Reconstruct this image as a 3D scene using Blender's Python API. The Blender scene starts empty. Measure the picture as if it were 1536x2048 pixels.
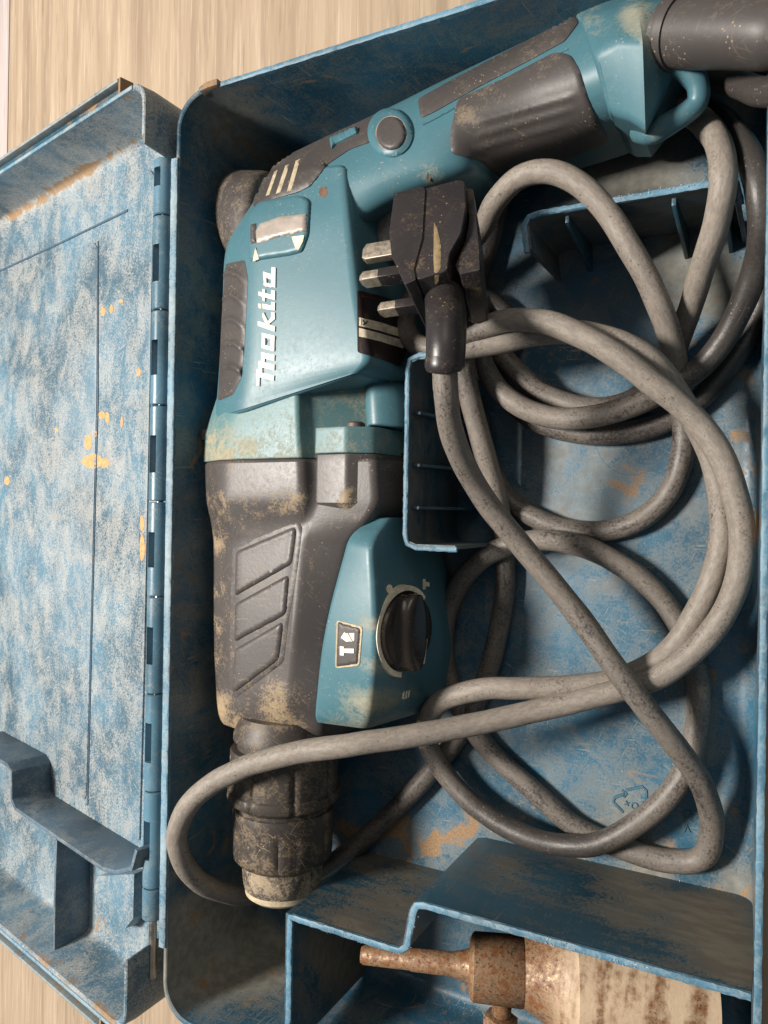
import bpy, bmesh, math, random
from mathutils import Vector, noise as mnoise
from mathutils.bvhtree import BVHTree
from mathutils.geometry import delaunay_2d_cdt
random.seed(7)
S = bpy.context.scene
COL = S.collection
MM = 0.001
# ------------------------------------------------------------------ camera (all lengths in mm, tray floor is z = 0)
FPX, CAM, TILT, ROLL = 1540.0, Vector((143, 0, 344)), math.radians(28), 0.016
_s, _c = math.sin(TILT), math.cos(TILT)
D0 = Vector((-_s, 0, -_c)); R0 = Vector((_c, 0, -_s)); U0 = Vector((0, 1, 0))
CR = R0*math.cos(ROLL) + U0*math.sin(ROLL); CU = U0*math.cos(ROLL) - R0*math.sin(ROLL)
cam = bpy.data.cameras.new('camera'); co = bpy.data.objects.new('camera', cam); COL.objects.link(co)
from mathutils import Matrix
M = Matrix((( CR.x, CU.x, -D0.x, CAM.x*MM), (CR.y, CU.y, -D0.y, CAM.y*MM), (CR.z, CU.z, -D0.z, CAM.z*MM), (0, 0, 0, 1)))
co.matrix_world = M
cam.sensor_fit = 'VERTICAL'; cam.sensor_height = 24; cam.lens = FPX/2048*24
cam.clip_start = 0.01; cam.clip_end = 50
S.camera = co
S.cycles.max_bounces = 5; S.cycles.diffuse_bounces = 3; S.cycles.glossy_bounces = 2; S.cycles.caustics_reflective = False; S.cycles.caustics_refractive = False
# ------------------------------------------------------------------ world, lamps, exposure
W = bpy.data.worlds.new('World'); S.world = W; W.use_nodes = True
bg = W.node_tree.nodes['Background']; bg.inputs[0].default_value = (0.92, 0.95, 1.0, 1); bg.inputs[1].default_value = 0.16
def lamp(name, loc, target, size, power, colr):
    L = bpy.data.lights.new(name, 'AREA'); L.shape = 'DISK'; L.size = size; L.energy = power; L.color = colr
    o = bpy.data.objects.new(name, L); COL.objects.link(o); o.location = Vector(loc)*MM
    o.rotation_euler = (Vector(target) - Vector(loc)).to_track_quat('-Z', 'Y').to_euler()
    return o
lamp('ceiling_lamp', (-900, 130, 1400), (0, 0, 40), 0.36, 49, (1.0, 0.935, 0.86))
lamp('room_lamp', (500, 1300, 1600), (0, 0, 40), 0.9, 5, (1.0, 0.92, 0.80))
S.view_settings.view_transform = 'Standard'; S.view_settings.look = 'None'
S.view_settings.exposure = 0.0; S.view_settings.gamma = 1.0; S.view_settings.use_curve_mapping = False

# ------------------------------------------------------------------ helpers
def ray(px, py):
    return D0 + CR*((px-768)/FPX) + CU*((1024-py)/FPX)
def P(px, py, z):                       # the point at height z that stands where the photograph shows (px, py)
    d = ray(px, py); return CAM + d*((z-CAM.z)/d.z)
def proj(v):
    w = v - CAM; t = w.dot(D0)
    return 768 + FPX*w.dot(CR)/t, 1024 - FPX*w.dot(CU)/t
def onplane(px, py, o, n):
    d = ray(px, py); return CAM + d*((o-CAM).dot(n)/d.dot(n))
def lin(r, g, b):
    f = lambda c: (c/255/12.92) if c/255 <= .04045 else ((c/255+.055)/1.055)**2.4
    return (f(r), f(g), f(b), 1)
def lerp(a, b, t): return a + (b-a)*t
def sstep(a, b, x):
    t = max(0, min(1, (x-a)/(b-a))); return t*t*(3-2*t)
EMPTY_LOC = {}
def thing(name, label, cat, loc):
    o = bpy.data.objects.new(name, None); COL.objects.link(o); o.location = Vector(loc)*MM
    o.empty_display_size = .02
    o['label'] = label; o['category'] = cat; EMPTY_LOC[o.name] = Vector(loc)*MM
    return o
def link(name, me, parent=None, label=None, kind=None):
    o = bpy.data.objects.new(name, me); COL.objects.link(o)
    if parent is not None:
        o.parent = parent
        if parent.type == 'EMPTY': o.location = -EMPTY_LOC[parent.name]
    if label: o['label'] = label
    if kind: o['kind'] = kind
    return o
def mesh(name, verts, faces, mat, parent=None, smooth=True, label=None, kind=None, fn=None, sharp=None):
    me = bpy.data.meshes.new(name)
    me.from_pydata([tuple(v*MM) for v in verts], [], faces)
    bm = bmesh.new(); bm.from_mesh(me)
    bmesh.ops.recalc_face_normals(bm, faces=bm.faces)
    bm.to_mesh(me); bm.free()
    me.materials.append(mat)
    me.polygons.foreach_set('use_smooth', [smooth]*len(me.polygons))
    if smooth: me.set_sharp_from_angle(angle=math.radians(sharp or 38))
    if fn: paint(me, fn)
    return link(name, me, parent, label, kind)
def paint(me, fn):
    a = me.attributes.new('dust', 'FLOAT', 'POINT'); b = me.attributes.new('mud', 'FLOAT', 'POINT')
    da, mu = [], []
    for v in me.vertices:
        d, m = fn(Vector(v.co)/MM); da.append(d); mu.append(m)
    a.data.foreach_set('value', da); b.data.foreach_set('value', mu)
def blobs(lst):                          # soft patches of settled dirt: (px, py, radius, dust, mud)
    def fn(v):
        x, y = proj(v); d = m = 0
        for (bx, by, r, bd, bmu) in lst:
            q = 1 - sstep(.25, 1, math.hypot(x-bx, y-by)/r)
            d += q*bd; m += q*bmu
        return d, m
    return fn
def fillet(row, radii, k=5):
    n = len(row); out = []
    for i in range(n):
        c, a, b = row[i], row[i-1], row[(i+1) % n]; r = radii[i]
        if r <= 0: out += [c]*(k+1); continue
        la, lb = (a-c).length, (b-c).length
        ra, rb = min(r, la*.48), min(r, lb*.48)
        p, q = c + (a-c)*(ra/max(la, 1e-6)), c + (b-c)*(rb/max(lb, 1e-6))
        for j in range(k+1):
            t = j/k; out.append(p*(1-t)**2 + c*2*t*(1-t) + q*t*t)
    return out
def catmull(a, b, c, d, t):
    return .5*((2*b) + (c-a)*t + (2*a-5*b+4*c-d)*t*t + (3*b-a-3*c+d)*t**3)
def loft(rows, radii, sub=4, cap=2.0, k=5, smooth_rows=True):
    """rows: closed cross-sections with equal counts -> verts, faces (rounded lengthwise edges and ends)"""
    dense = []
    n = len(rows)
    for i in range(n-1):
        for s in range(sub):
            t = s/sub
            if smooth_rows:
                a, b, c, d = rows[max(i-1, 0)], rows[i], rows[i+1], rows[min(i+2, n-1)]
                dense.append([catmull(a[j], b[j], c[j], d[j], t) for j in range(len(b))])
            else:
                dense.append([rows[i][j].lerp(rows[i+1][j], t) for j in range(len(rows[i]))])
    dense.append(rows[-1])
    rings = [fillet(r, radii, k) for r in dense]
    def capped(ring, nxt):
        c = sum(ring, Vector())/len(ring); cn = sum(nxt, Vector())/len(nxt)
        ax = (c-cn).normalized(); out = []
        for th in (30, 60, 90):
            a = math.radians(th); ins = cap*(1-math.cos(a)); adv = cap*math.sin(a)
            out.append([v + (c-v).normalized()*min(ins, (c-v).length*.9) + ax*(adv-cap) for v in ring])
        return out
    if cap > 0:
        st = capped(rings[0], rings[1]); en = capped(rings[-1], rings[-2])
        c0 = sum(rings[0], Vector())/len(rings[0]); c1 = sum(rings[1], Vector())/len(rings[1])
        ax = (c0-c1).normalized(); rings[0] = [v - ax*cap for v in rings[0]]
        c0 = sum(rings[-1], Vector())/len(rings[-1]); c1 = sum(rings[-2], Vector())/len(rings[-2])
        ax = (c0-c1).normalized(); rings[-1] = [v - ax*cap for v in rings[-1]]
        rings = st[::-1] + rings + en
    m = len(rings[0]); V = [v for r in rings for v in r]; F = []
    for i in range(len(rings)-1):
        for j in range(m):
            F.append((i*m+j, i*m+(j+1) % m, (i+1)*m+(j+1) % m, (i+1)*m+j))
    a = len(V); V.append(sum(rings[0], Vector())/m); V.append(sum(rings[-1], Vector())/m)
    for j in range(m):
        F.append((a, (j+1) % m, j)); b = (len(rings)-1)*m; F.append((a+1, b+j, b+(j+1) % m))
    return V, F
def rails_to_rows(rails, stations):
    """rails: traced lines [(px,py,z)...] running down the picture; sampled at the given y stations (mm)"""
    W3 = [[P(*p) for p in r] for r in rails]
    rows = []
    for y in stations:
        row = []
        for r in W3:
            r = sorted(r, key=lambda v: -v.y)
            if y >= r[0].y: v = Vector((r[0].x, y, r[0].z))
            elif y <= r[-1].y: v = Vector((r[-1].x, y, r[-1].z))
            else:
                for a, b in zip(r, r[1:]):
                    if a.y >= y >= b.y:
                        t = (a.y-y)/max(a.y-b.y, 1e-6); v = a.lerp(b, t); v.y = y; break
            row.append(v)
        rows.append(row)
    return rows
def drop(rail, z, dx=0):                 # the hidden foot of a rail: straight below it
    return [(('w', P(*p) + Vector((dx, 0, z-p[2])))) for p in rail]
_P = P
def P(px, py=None, z=None):
    if isinstance(px, str): return py.copy()
    return _P(px, py, z)
def bvh(V, F): return BVHTree.FromPolygons([tuple(v) for v in V], F)
def densify(poly, step):
    out = []
    for a, b in zip(poly, poly[1:]+poly[:1]):
        n = max(1, int(math.hypot(b[0]-a[0], b[1]-a[1])/step))
        for i in range(n): out.append((lerp(a[0], b[0], i/n), lerp(a[1], b[1], i/n)))
    return out
def roundpoly(poly, r, k=5):
    v = fillet([Vector((x, y, 0)) for x, y in poly], [r]*len(poly) if not isinstance(r, (list, tuple)) else r, k)
    out = []
    for p in v:
        if not out or (abs(p.x-out[-1][0])+abs(p.y-out[-1][1])) > .05: out.append((p.x, p.y))
    return out
def pdist(x, y, poly):
    best = 1e9
    for (ax, ay), (bx, by) in zip(poly, poly[1:]+poly[:1]):
        dx, dy = bx-ax, by-ay; L = dx*dx+dy*dy
        t = 0 if L == 0 else max(0, min(1, ((x-ax)*dx+(y-ay)*dy)/L))
        best = min(best, math.hypot(x-ax-t*dx, y-ay-t*dy))
    return best
def inside(x, y, poly):
    c = False
    for (ax, ay), (bx, by) in zip(poly, poly[1:]+poly[:1]):
        if (ay > y) != (by > y) and x < (bx-ax)*(y-ay)/(by-ay)+ax: c = not c
    return c
def patch(name, polys, targets, off, mat, parent, step=6.0, bevel=0, sink=.7, relief=None, label=None, fn=None, keep=False, smooth=3):
    """a moulded-on pad / printed plate that follows the surface under it"""
    if not isinstance(polys[0], list): polys = [polys]
    polys = [densify(p, step) for p in polys]
    pts = []; faces = []
    for p in polys:
        faces.append(list(range(len(pts), len(pts)+len(p)))); pts += [Vector(q) for q in p]
    x0 = min(p.x for p in pts); x1 = max(p.x for p in pts); y0 = min(p.y for p in pts); y1 = max(p.y for p in pts)
    nx, ny = int((x1-x0)/step)+1, int((y1-y0)/step)+1
    for i in range(nx+1):
        for j in range(ny+1):
            x = x0+i*step+(step/2 if j % 2 else 0); y = y0+j*step
            for p in polys:
                if inside(x, y, p) and pdist(x, y, p) > step*.45: pts.append(Vector((x, y))); break
    vs, es, fs, _, _, _ = delaunay_2d_cdt(pts, [], faces, 1, .01)
    T_ = []; N = []; DR = []
    for v in vs:
        d = ray(v.x, v.y).normalized(); best = None
        for t in targets:
            h = t.ray_cast(CAM, d)
            if h[0] is not None and (best is None or h[3] < best[3]): best = h
        DR.append(d)
        if best is None: T_.append(None); N.append(Vector((0, 0, 1))); continue
        n = best[1]; T_.append(best[3]); N.append(-n if n.dot(d) > 0 else n.copy())
    nb = [set() for _ in vs]
    for a, b in es: nb[a].add(b); nb[b].add(a)
    TR = list(T_)
    for _ in range(smooth):
        T2 = list(T_); N2 = list(N)
        for i in range(len(vs)):
            if T_[i] is None: continue
            q = [k for k in nb[i] if T_[k] is not None]
            if q:
                T2[i] = T_[i]*.4 + .6*sum(T_[k] for k in q)/len(q)
                N2[i] = (N[i]*.4 + sum((N[k] for k in q), Vector())*(.6/len(q))).normalized()
        T_, N = T2, N2
    T_ = [None if t is None else min(t, q+.25) for t, q in zip(T_, TR)]
    V = []; ok = []
    for i, v in enumerate(vs):
        if T_[i] is None: ok.append(False); V.append(Vector()); continue
        h = off
        if bevel > 0:
            q = min(pdist(v.x, v.y, p) for p in polys)
            h = off*max(.4, math.sqrt(max(0, 1-(1-min(1, q/bevel))**2)))
        if relief: h += relief(v.x, v.y)
        ok.append(True); V.append(CAM + DR[i]*T_[i] + N[i]*h)
    def keepf(f):
        x = sum(vs[i].x for i in f)/len(f); y = sum(vs[i].y for i in f)/len(f)
        return any(inside(x, y, p) for p in polys)
    F = [tuple(f) for f in fs if all(ok[i] for i in f) and (len(polys) == 1 or keepf(f))]
    cnt = {}
    for f in F:
        for a, b in zip(f, f[1:]+f[:1]): cnt[(min(a, b), max(a, b))] = cnt.get((min(a, b), max(a, b)), 0)+1
    low = {}
    def lo(i):
        if i not in low: low[i] = len(V); V.append(V[i]-N[i]*(sink+off)); N.append(N[i])
        return low[i]
    for f in list(F):
        for a, b in zip(f, f[1:]+f[:1]):
            if cnt[(min(a, b), max(a, b))] == 1: F.append((b, a, lo(a), lo(b)))
    used = sorted({i for f in F for i in f}); mp = {i: k for k, i in enumerate(used)}
    V = [V[i] for i in used]; F = [tuple(mp[i] for i in f) for f in F]
    o = mesh(name, V, F, mat, parent, True, label, None, fn, 50)
    return (o, bvh(V, F)) if keep else o
def boxmesh(name, lo, hi, mat, parent=None, bev=.4, frame=None, **kw):
    bm = bmesh.new(); bmesh.ops.create_cube(bm, size=1)
    lo, hi = Vector(lo), Vector(hi)
    for v in bm.verts: v.co = Vector([lerp(lo[i], hi[i], v.co[i]+.5) for i in range(3)])
    if bev: bmesh.ops.bevel(bm, geom=list(bm.edges), offset=bev, segments=2, affect='EDGES', profile=.5)
    bm.verts.ensure_lookup_table()
    V = [v.co.copy() for v in bm.verts]; F = [tuple(v.index for v in f.verts) for f in bm.faces]; bm.free()
    if frame: V = [frame(v) for v in V]
    return mesh(name, V, F, mat, parent, True, **kw)
def lathe(name, o, ax, prof, mat, parent=None, n=64, mod=None, ref=Vector((0, 0, 1)), **kw):
    """prof: [(distance along axis, radius)]"""
    ax = ax.normalized(); e1 = (ref - ax*ref.dot(ax)).normalized(); e2 = ax.cross(e1)
    V = []; F = []
    for i, (s, r) in enumerate(prof):
        for j in range(n):
            a = 2*math.pi*j/n; q = r + (mod(s, a, r) if mod else 0)
            V.append(o + ax*s + (e1*math.cos(a)+e2*math.sin(a))*q)
    for i in range(len(prof)-1):
        for j in range(n): F.append((i*n+j, i*n+(j+1) % n, (i+1)*n+(j+1) % n, (i+1)*n+j))
    V += [o+ax*prof[0][0], o+ax*prof[-1][0]]; a = len(V)-2; b = (len(prof)-1)*n
    for j in range(n): F.append((a, (j+1) % n, j)); F.append((a+1, b+j, b+(j+1) % n))
    return mesh(name, V, F, mat, parent, True, **kw)
def prism(name, poly, frame, h0, h1, mat, parent=None, bev=.5, seg=2, keep=False, **kw):
    """outline in a local plane pushed from h0 to h1; frame maps (x, y, h) to mm"""
    bm = bmesh.new()
    vs = [bm.verts.new((x, y, h0)) for x, y in poly]; f = bm.faces.new(vs)
    r = bmesh.ops.extrude_face_region(bm, geom=[f])
    for g in r['geom']:
        if isinstance(g, bmesh.types.BMVert): g.co.z = h1
    bmesh.ops.recalc_face_normals(bm, faces=bm.faces)
    if bev:
        es = [e for e in bm.edges if len(e.link_faces) == 2 and e.calc_face_angle(0) > .5]
        bmesh.ops.bevel(bm, geom=es, offset=bev, segments=seg, affect='EDGES', profile=.5, clamp_overlap=True)
    bmesh.ops.triangulate(bm, faces=[f for f in bm.faces if len(f.verts) > 4])
    bm.verts.index_update()
    V = [frame(*v.co) for v in bm.verts]; F = [tuple(v.index for v in f.verts) for f in bm.faces]; bm.free()
    o = mesh(name, V, F, mat, parent, True, **kw)
    return (o, bvh(V, F)) if keep else o

# ------------------------------------------------------------------ materials
def mat_new(name):
    m = bpy.data.materials.new(name); m.use_nodes = True; nt = m.node_tree
    return m, nt, nt.nodes['Principled BSDF']
class NT:
    def __init__(s, nt): s.nt = nt
    def n(s, t, **kw):
        o = s.nt.nodes.new(t)
        for k, v in kw.items():
            if k.startswith('i_'):
                key = k[2:]; key = int(key) if key.isdigit() else key.replace('_', ' ')
                if hasattr(v, 'is_output') or isinstance(v, bpy.types.NodeSocket): s.nt.links.new(v, o.inputs[key])
                else: o.inputs[key].default_value = v
            else: setattr(o, k, v)
        return o
    def math(s, op, a, b=0.0, c=None, clamp=False):
        o = s.nt.nodes.new('ShaderNodeMath'); o.operation = op; o.use_clamp = clamp
        for i, v in enumerate((a, b) if c is None else (a, b, c)):
            if isinstance(v, bpy.types.NodeSocket): s.nt.links.new(v, o.inputs[i])
            else: o.inputs[i].default_value = v
        return o.outputs[0]
    def mix(s, f, a, b):
        o = s.nt.nodes.new('ShaderNodeMix'); o.data_type = 'RGBA'
        for i, v in ((0, f), (6, a), (7, b)):
            if isinstance(v, bpy.types.NodeSocket): s.nt.links.new(v, o.inputs[i])
            else: o.inputs[i].default_value = v
        return o.outputs[2]
    def rng(s, v, a, b, c=0.0, d=1.0):
        o = s.nt.nodes.new('ShaderNodeMapRange'); o.interpolation_type = 'SMOOTHSTEP'
        s.nt.links.new(v, o.inputs[0])
        for i, q in enumerate((a, b, c, d)): o.inputs[i+1].default_value = q
        return o.outputs[0]
    def noise(s, vec, scale, detail=4.0, rough=.55, dist=0.0):
        o = s.nt.nodes.new('ShaderNodeTexNoise'); s.nt.links.new(vec, o.inputs['Vector'])
        o.inputs['Scale'].default_value = scale; o.inputs['Detail'].default_value = detail
        o.inputs['Roughness'].default_value = rough; o.inputs['Distortion'].default_value = dist
        return o.outputs['Fac']
    def mapv(s, vec, scale=(1, 1, 1), rot=(0, 0, 0), loc=(0, 0, 0)):
        o = s.nt.nodes.new('ShaderNodeMapping'); s.nt.links.new(vec, o.inputs[0])
        o.inputs['Scale'].default_value = scale; o.inputs['Rotation'].default_value = rot; o.inputs['Location'].default_value = loc
        return o.outputs[0]
def worn(name, base, dustc, dust=.35, dscale=45, thr=(.48, .66), mudc=(.40, .235, .105, 1), mud=0.0, rough=.42, drough=.8,
         scratch=.5, specks=.3, var=.25, bump=.12, stretch=(1, 1, 1), rot=(0, 0, 0), metal=0.0, fine=.45, attr=True, along=False):
    m, nt, b = mat_new(name); T = NT(nt)
    tc = T.n('ShaderNodeTexCoord').outputs['Object']
    if along: tc = T.n('ShaderNodeAttribute', attribute_name='tubeco').outputs['Vector']
    sv = T.mapv(tc, stretch, rot)
    big = T.noise(sv, dscale, 4, .62, .6)
    mid = T.noise(sv, dscale*4.5, 4, .6, 0)
    lo = T.noise(tc, 75, 2, .5)
    fin = T.noise(tc, 1000, 2, .7)
    comb = T.math('ADD', T.math('MULTIPLY', big, .62), T.math('MULTIPLY', mid, .38))
    if attr:
        ad = T.n('ShaderNodeAttribute', attribute_name='dust').outputs['Fac']
        am = T.n('ShaderNodeAttribute', attribute_name='mud').outputs['Fac']
        shift = T.math('MULTIPLY', ad, .22)
        comb2 = T.math('ADD', comb, shift)
    else: comb2 = comb
    comb2 = T.math('ADD', comb2, T.math('MULTIPLY', T.math('SUBTRACT', fin, .5), fine))
    dm = T.rng(comb2, thr[0], thr[1])
    if attr: dm = T.math('MULTIPLY', dm, T.math('ADD', dust, T.math('MULTIPLY', ad, .45)), clamp=True)
    else: dm = T.math('MULTIPLY', dm, dust)
    col = T.mix(T.rng(T.noise(tc, 22, 1), .3, .7, 0, 1), tuple(c*(1-var) for c in base[:3])+(1,), tuple(min(1, c*(1+var)) for c in base[:3])+(1,))
    # hair-line scratches in three directions
    sc = None
    for i, (ang, seed) in enumerate(((.45, 0), (-.8, 3.1), (1.5, 7.7))):
        v = T.mapv(T.mapv(tc, (1, 1, 1), (.5*i, .7*i, ang)), (2300, 80, 80), (0, 0, 0), (seed, seed, 0))
        q = T.rng(T.noise(v, 1.0, 0, .5), .73, .79)
        sc = q if sc is None else T.math('MAXIMUM', sc, q)
    vo = T.n('ShaderNodeTexVoronoi', feature='F1'); nt.links.new(tc, vo.inputs['Vector']); vo.inputs['Scale'].default_value = 520
    sp = T.math('LESS_THAN', vo.outputs['Distance'], .17)
    spm = T.math('MULTIPLY', sp, T.rng(lo, .5, .62))
    mk = T.math('MAXIMUM', dm, T.math('MAXIMUM', T.math('MULTIPLY', T.math('MULTIPLY', sc, T.rng(lo, .42, .55)), scratch), T.math('MULTIPLY', spm, specks)), clamp=True)
    dcol = T.mix(T.rng(mid, .35, .65), dustc, tuple(c*.72 for c in dustc[:3])+(1,))
    col = T.mix(mk, col, dcol)
    mn = T.noise(tc, 90, 4, .65, .8) if attr else None
    if attr:
        mm = T.rng(T.math('ADD', mn, T.math('SUBTRACT', T.math('MULTIPLY', am, .5), .5)), .34, .46)
        if mud: mm = T.math('MAXIMUM', mm, T.math('MULTIPLY', T.rng(T.noise(T.mapv(tc, (1, 1, 1), (0, 0, 0), (3, 5, 1)), 34, 4, .65, 1.2), .62, .68), mud))
        mcol = T.mix(T.rng(fin, .3, .7), mudc, tuple(c*.6 for c in mudc[:3])+(1,))
        col = T.mix(T.math('MULTIPLY', mm, .85), col, mcol)
        mk = T.math('MAXIMUM', mk, mm)
    nt.links.new(col, b.inputs['Base Color'])
    rr = T.math('ADD', T.math('MULTIPLY', mk, drough-rough), T.math('ADD', rough-.06, T.math('MULTIPLY', mid, .12)), clamp=True)
    nt.links.new(rr, b.inputs['Roughness'])
    b.inputs['Metallic'].default_value = metal
    b.inputs['Specular IOR Level'].default_value = .5
    hgt = T.math('ADD', T.math('MULTIPLY', mid, .6), T.math('MULTIPLY', fin, .35))
    bp = T.n('ShaderNodeBump'); bp.inputs['Strength'].default_value = bump; bp.inputs['Distance'].default_value = .0006
    nt.links.new(hgt, bp.inputs['Height']); nt.links.new(bp.outputs[0], b.inputs['Normal'])
    return m
def plain(name, colr, rough=.5, metal=0.0, bump=.05, scale=300, var=.2):
    m, nt, b = mat_new(name); T = NT(nt)
    tc = T.n('ShaderNodeTexCoord').outputs['Object']; n = T.noise(tc, scale, 5, .6)
    nt.links.new(T.mix(T.rng(n, .3, .7), tuple(c*(1-var) for c in colr[:3])+(1,), tuple(min(1, c*(1+var)) for c in colr[:3])+(1,)), b.inputs['Base Color'])
    nt.links.new(T.rng(n, .2, .8, max(.05, rough-.1), min(1, rough+.1)), b.inputs['Roughness']); b.inputs['Metallic'].default_value = metal
    bp = T.n('ShaderNodeBump'); bp.inputs['Strength'].default_value = bump; bp.inputs['Distance'].default_value = .0004
    nt.links.new(n, bp.inputs['Height']); nt.links.new(bp.outputs[0], b.inputs['Normal'])
    return m
DUST_TAN = lin(196, 178, 150); DUST_GREY = lin(170, 168, 160)
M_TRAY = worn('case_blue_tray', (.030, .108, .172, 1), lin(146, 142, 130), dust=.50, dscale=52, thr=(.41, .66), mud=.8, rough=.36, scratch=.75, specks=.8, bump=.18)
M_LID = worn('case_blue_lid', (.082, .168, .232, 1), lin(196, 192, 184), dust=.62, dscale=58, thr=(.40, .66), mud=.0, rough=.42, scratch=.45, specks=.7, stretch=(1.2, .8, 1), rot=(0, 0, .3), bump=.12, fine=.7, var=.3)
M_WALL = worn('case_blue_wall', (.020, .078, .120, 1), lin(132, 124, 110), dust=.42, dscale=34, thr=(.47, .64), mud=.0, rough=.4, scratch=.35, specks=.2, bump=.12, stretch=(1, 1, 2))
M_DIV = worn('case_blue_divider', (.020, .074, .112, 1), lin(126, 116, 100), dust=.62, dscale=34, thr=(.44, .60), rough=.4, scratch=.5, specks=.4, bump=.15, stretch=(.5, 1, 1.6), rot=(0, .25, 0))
M_EDGE = worn('case_blue_cut_edge', (.085, .20, .285, 1), lin(178, 192, 196), dust=.38, dscale=60, thr=(.46, .66), rough=.5, scratch=.3, specks=.2, bump=.3)
M_HINGE = worn('case_blue_hinge', (.085, .185, .255, 1), lin(170, 168, 158), dust=.3, dscale=60, thr=(.5, .66), rough=.33, scratch=.3, specks=.25)
M_TEAL = worn('drill_teal', (.066, .168, .205, 1), lin(186, 176, 146), dust=.10, dscale=90, thr=(.54, .74), rough=.42, scratch=.08, specks=.45, bump=.05, var=.06)
M_FLANGE = worn('drill_teal_metal', (.10, .205, .22, 1), lin(176, 164, 132), dust=.5, dscale=130, thr=(.52, .74), rough=.45, scratch=.4, specks=.5, bump=.12, var=.1)
M_DARK = worn('drill_dark_grey', (.078, .069, .066, 1), lin(186, 162, 126), dust=.25, dscale=120, thr=(.58, .78), rough=.42, scratch=.16, specks=.55, bump=.14, var=.14)
M_RUB = worn('drill_rubber', (.068, .060, .057, 1), lin(170, 150, 122), dust=.22, dscale=110, thr=(.54, .74), rough=.48, scratch=.12, specks=.8, bump=.10, var=.14)
M_CHUCK = worn('chuck_black', (.050, .042, .036, 1), lin(180, 156, 122), dust=.45, dscale=70, thr=(.47, .66), rough=.5, scratch=.5, specks=.8, bump=.16, var=.2)
M_NOSE = worn('chuck_nose_dusty', (.085, .07, .06, 1), lin(196, 176, 146), dust=.8, dscale=60, thr=(.40, .60), rough=.6, scratch=.4, specks=.5, bump=.14)
M_CABLE = worn('cable_rubber', (.046, .040, .037, 1), lin(192, 180, 166), dust=.10, dscale=150, thr=(.38, .66), rough=.42, scratch=.08, specks=.35, bump=.35, var=.3, fine=.7, along=True, stretch=(.4, 1, 1))
M_PLUG = worn('plug_black', (.026, .022, .023, 1), lin(170, 142, 96), dust=.22, dscale=60, thr=(.54, .72), rough=.36, scratch=.06, specks=.6, bump=.14, var=.2)
M_KNOB = worn('knob_black', (.020, .015, .012, 1), lin(130, 112, 80), dust=.15, dscale=60, thr=(.55, .7), rough=.22, scratch=.15, specks=.2, bump=.05)
M_BRASS = plain('pin_brass', (.36, .31, .245, 1), .5, .7, .12, 500, .25)
M_STEEL = plain('steel_pin', (.55, .47, .38, 1), .3, 1.0, .05, 200, .15)
M_SCREW = plain('screw_steel', (.13, .10, .085, 1), .6, .5, .2, 600, .35)
M_WHITE = plain('print_white', (.86, .82, .72, 1), .55, 0, .05, 400, .06)
M_CREAM = plain('print_cream', (.84, .74, .55, 1), .6, 0, .1, 400, .18)
M_TANSTR = plain('dust_filled_groove', (.50, .42, .28, 1), .8, 0, .2, 500, .2)
M_SEAM = plain('packed_dirt', (.24, .175, .09, 1), .85, 0, .2, 500, .25)
M_LABEL = plain('label_black', (.022, .013, .013, 1), .35, 0, .02, 100, .2)
M_RED = plain('label_red_print', (.09, .025, .025, 1), .5)
M_BLACKPR = plain('label_black_print', (.02, .02, .02, 1), .5)
M_PALE = plain('dial_ring', (.34, .29, .25, 1), .45, .1, .02, 120, .12)
M_TRIG = plain('trigger_grey', (.26, .24, .23, 1), .55, 0, .3, 500, .3)
M_SLOT_SHADE = plain('vent_painted_shade', (.006, .006, .006, 1), .7)  # near-black colour standing in for the shade inside the vent slots
def rust_mat():
    m, nt, b = mat_new('rusty_steel'); T = NT(nt); tc = T.n('ShaderNodeTexCoord').outputs['Object']
    a = T.noise(tc, 330, 6, .65); c = T.noise(tc, 700, 5, .7); e = T.noise(tc, 60, 4)
    col = T.mix(T.rng(a, .38, .62), (.20, .085, .032, 1), (.34, .23, .14, 1))
    col = T.mix(T.rng(c, .55, .64), col, (.10, .035, .018, 1))
    pale = T.rng(T.n('ShaderNodeAttribute', attribute_name='dust').outputs['Fac'], 0, 1)
    band = T.noise(T.mapv(tc, (1, .14, .14), (0, 0, .25)), 170, 3, .55)
    pm = T.math('MULTIPLY', pale, T.rng(T.math('ADD', T.math('MULTIPLY', band, .75), T.math('MULTIPLY', a, .25)), .36, .56))
    col = T.mix(T.math('MULTIPLY', pm, .85), col, (.66, .50, .34, 1))
    nt.links.new(col, b.inputs['Base Color'])
    met = T.math('MULTIPLY', T.rng(a, .5, .62), T.math('SUBTRACT', .75, pale), clamp=True); nt.links.new(met, b.inputs['Metallic'])
    nt.links.new(T.rng(c, .3, .7, .38, .75), b.inputs['Roughness'])
    bp = T.n('ShaderNodeBump'); bp.inputs['Strength'].default_value = .35; bp.inputs['Distance'].default_value = .0005
    nt.links.new(T.math('ADD', a, c), bp.inputs['Height']); nt.links.new(bp.outputs[0], b.inputs['Normal'])
    return m
M_RUST = rust_mat()
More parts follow.
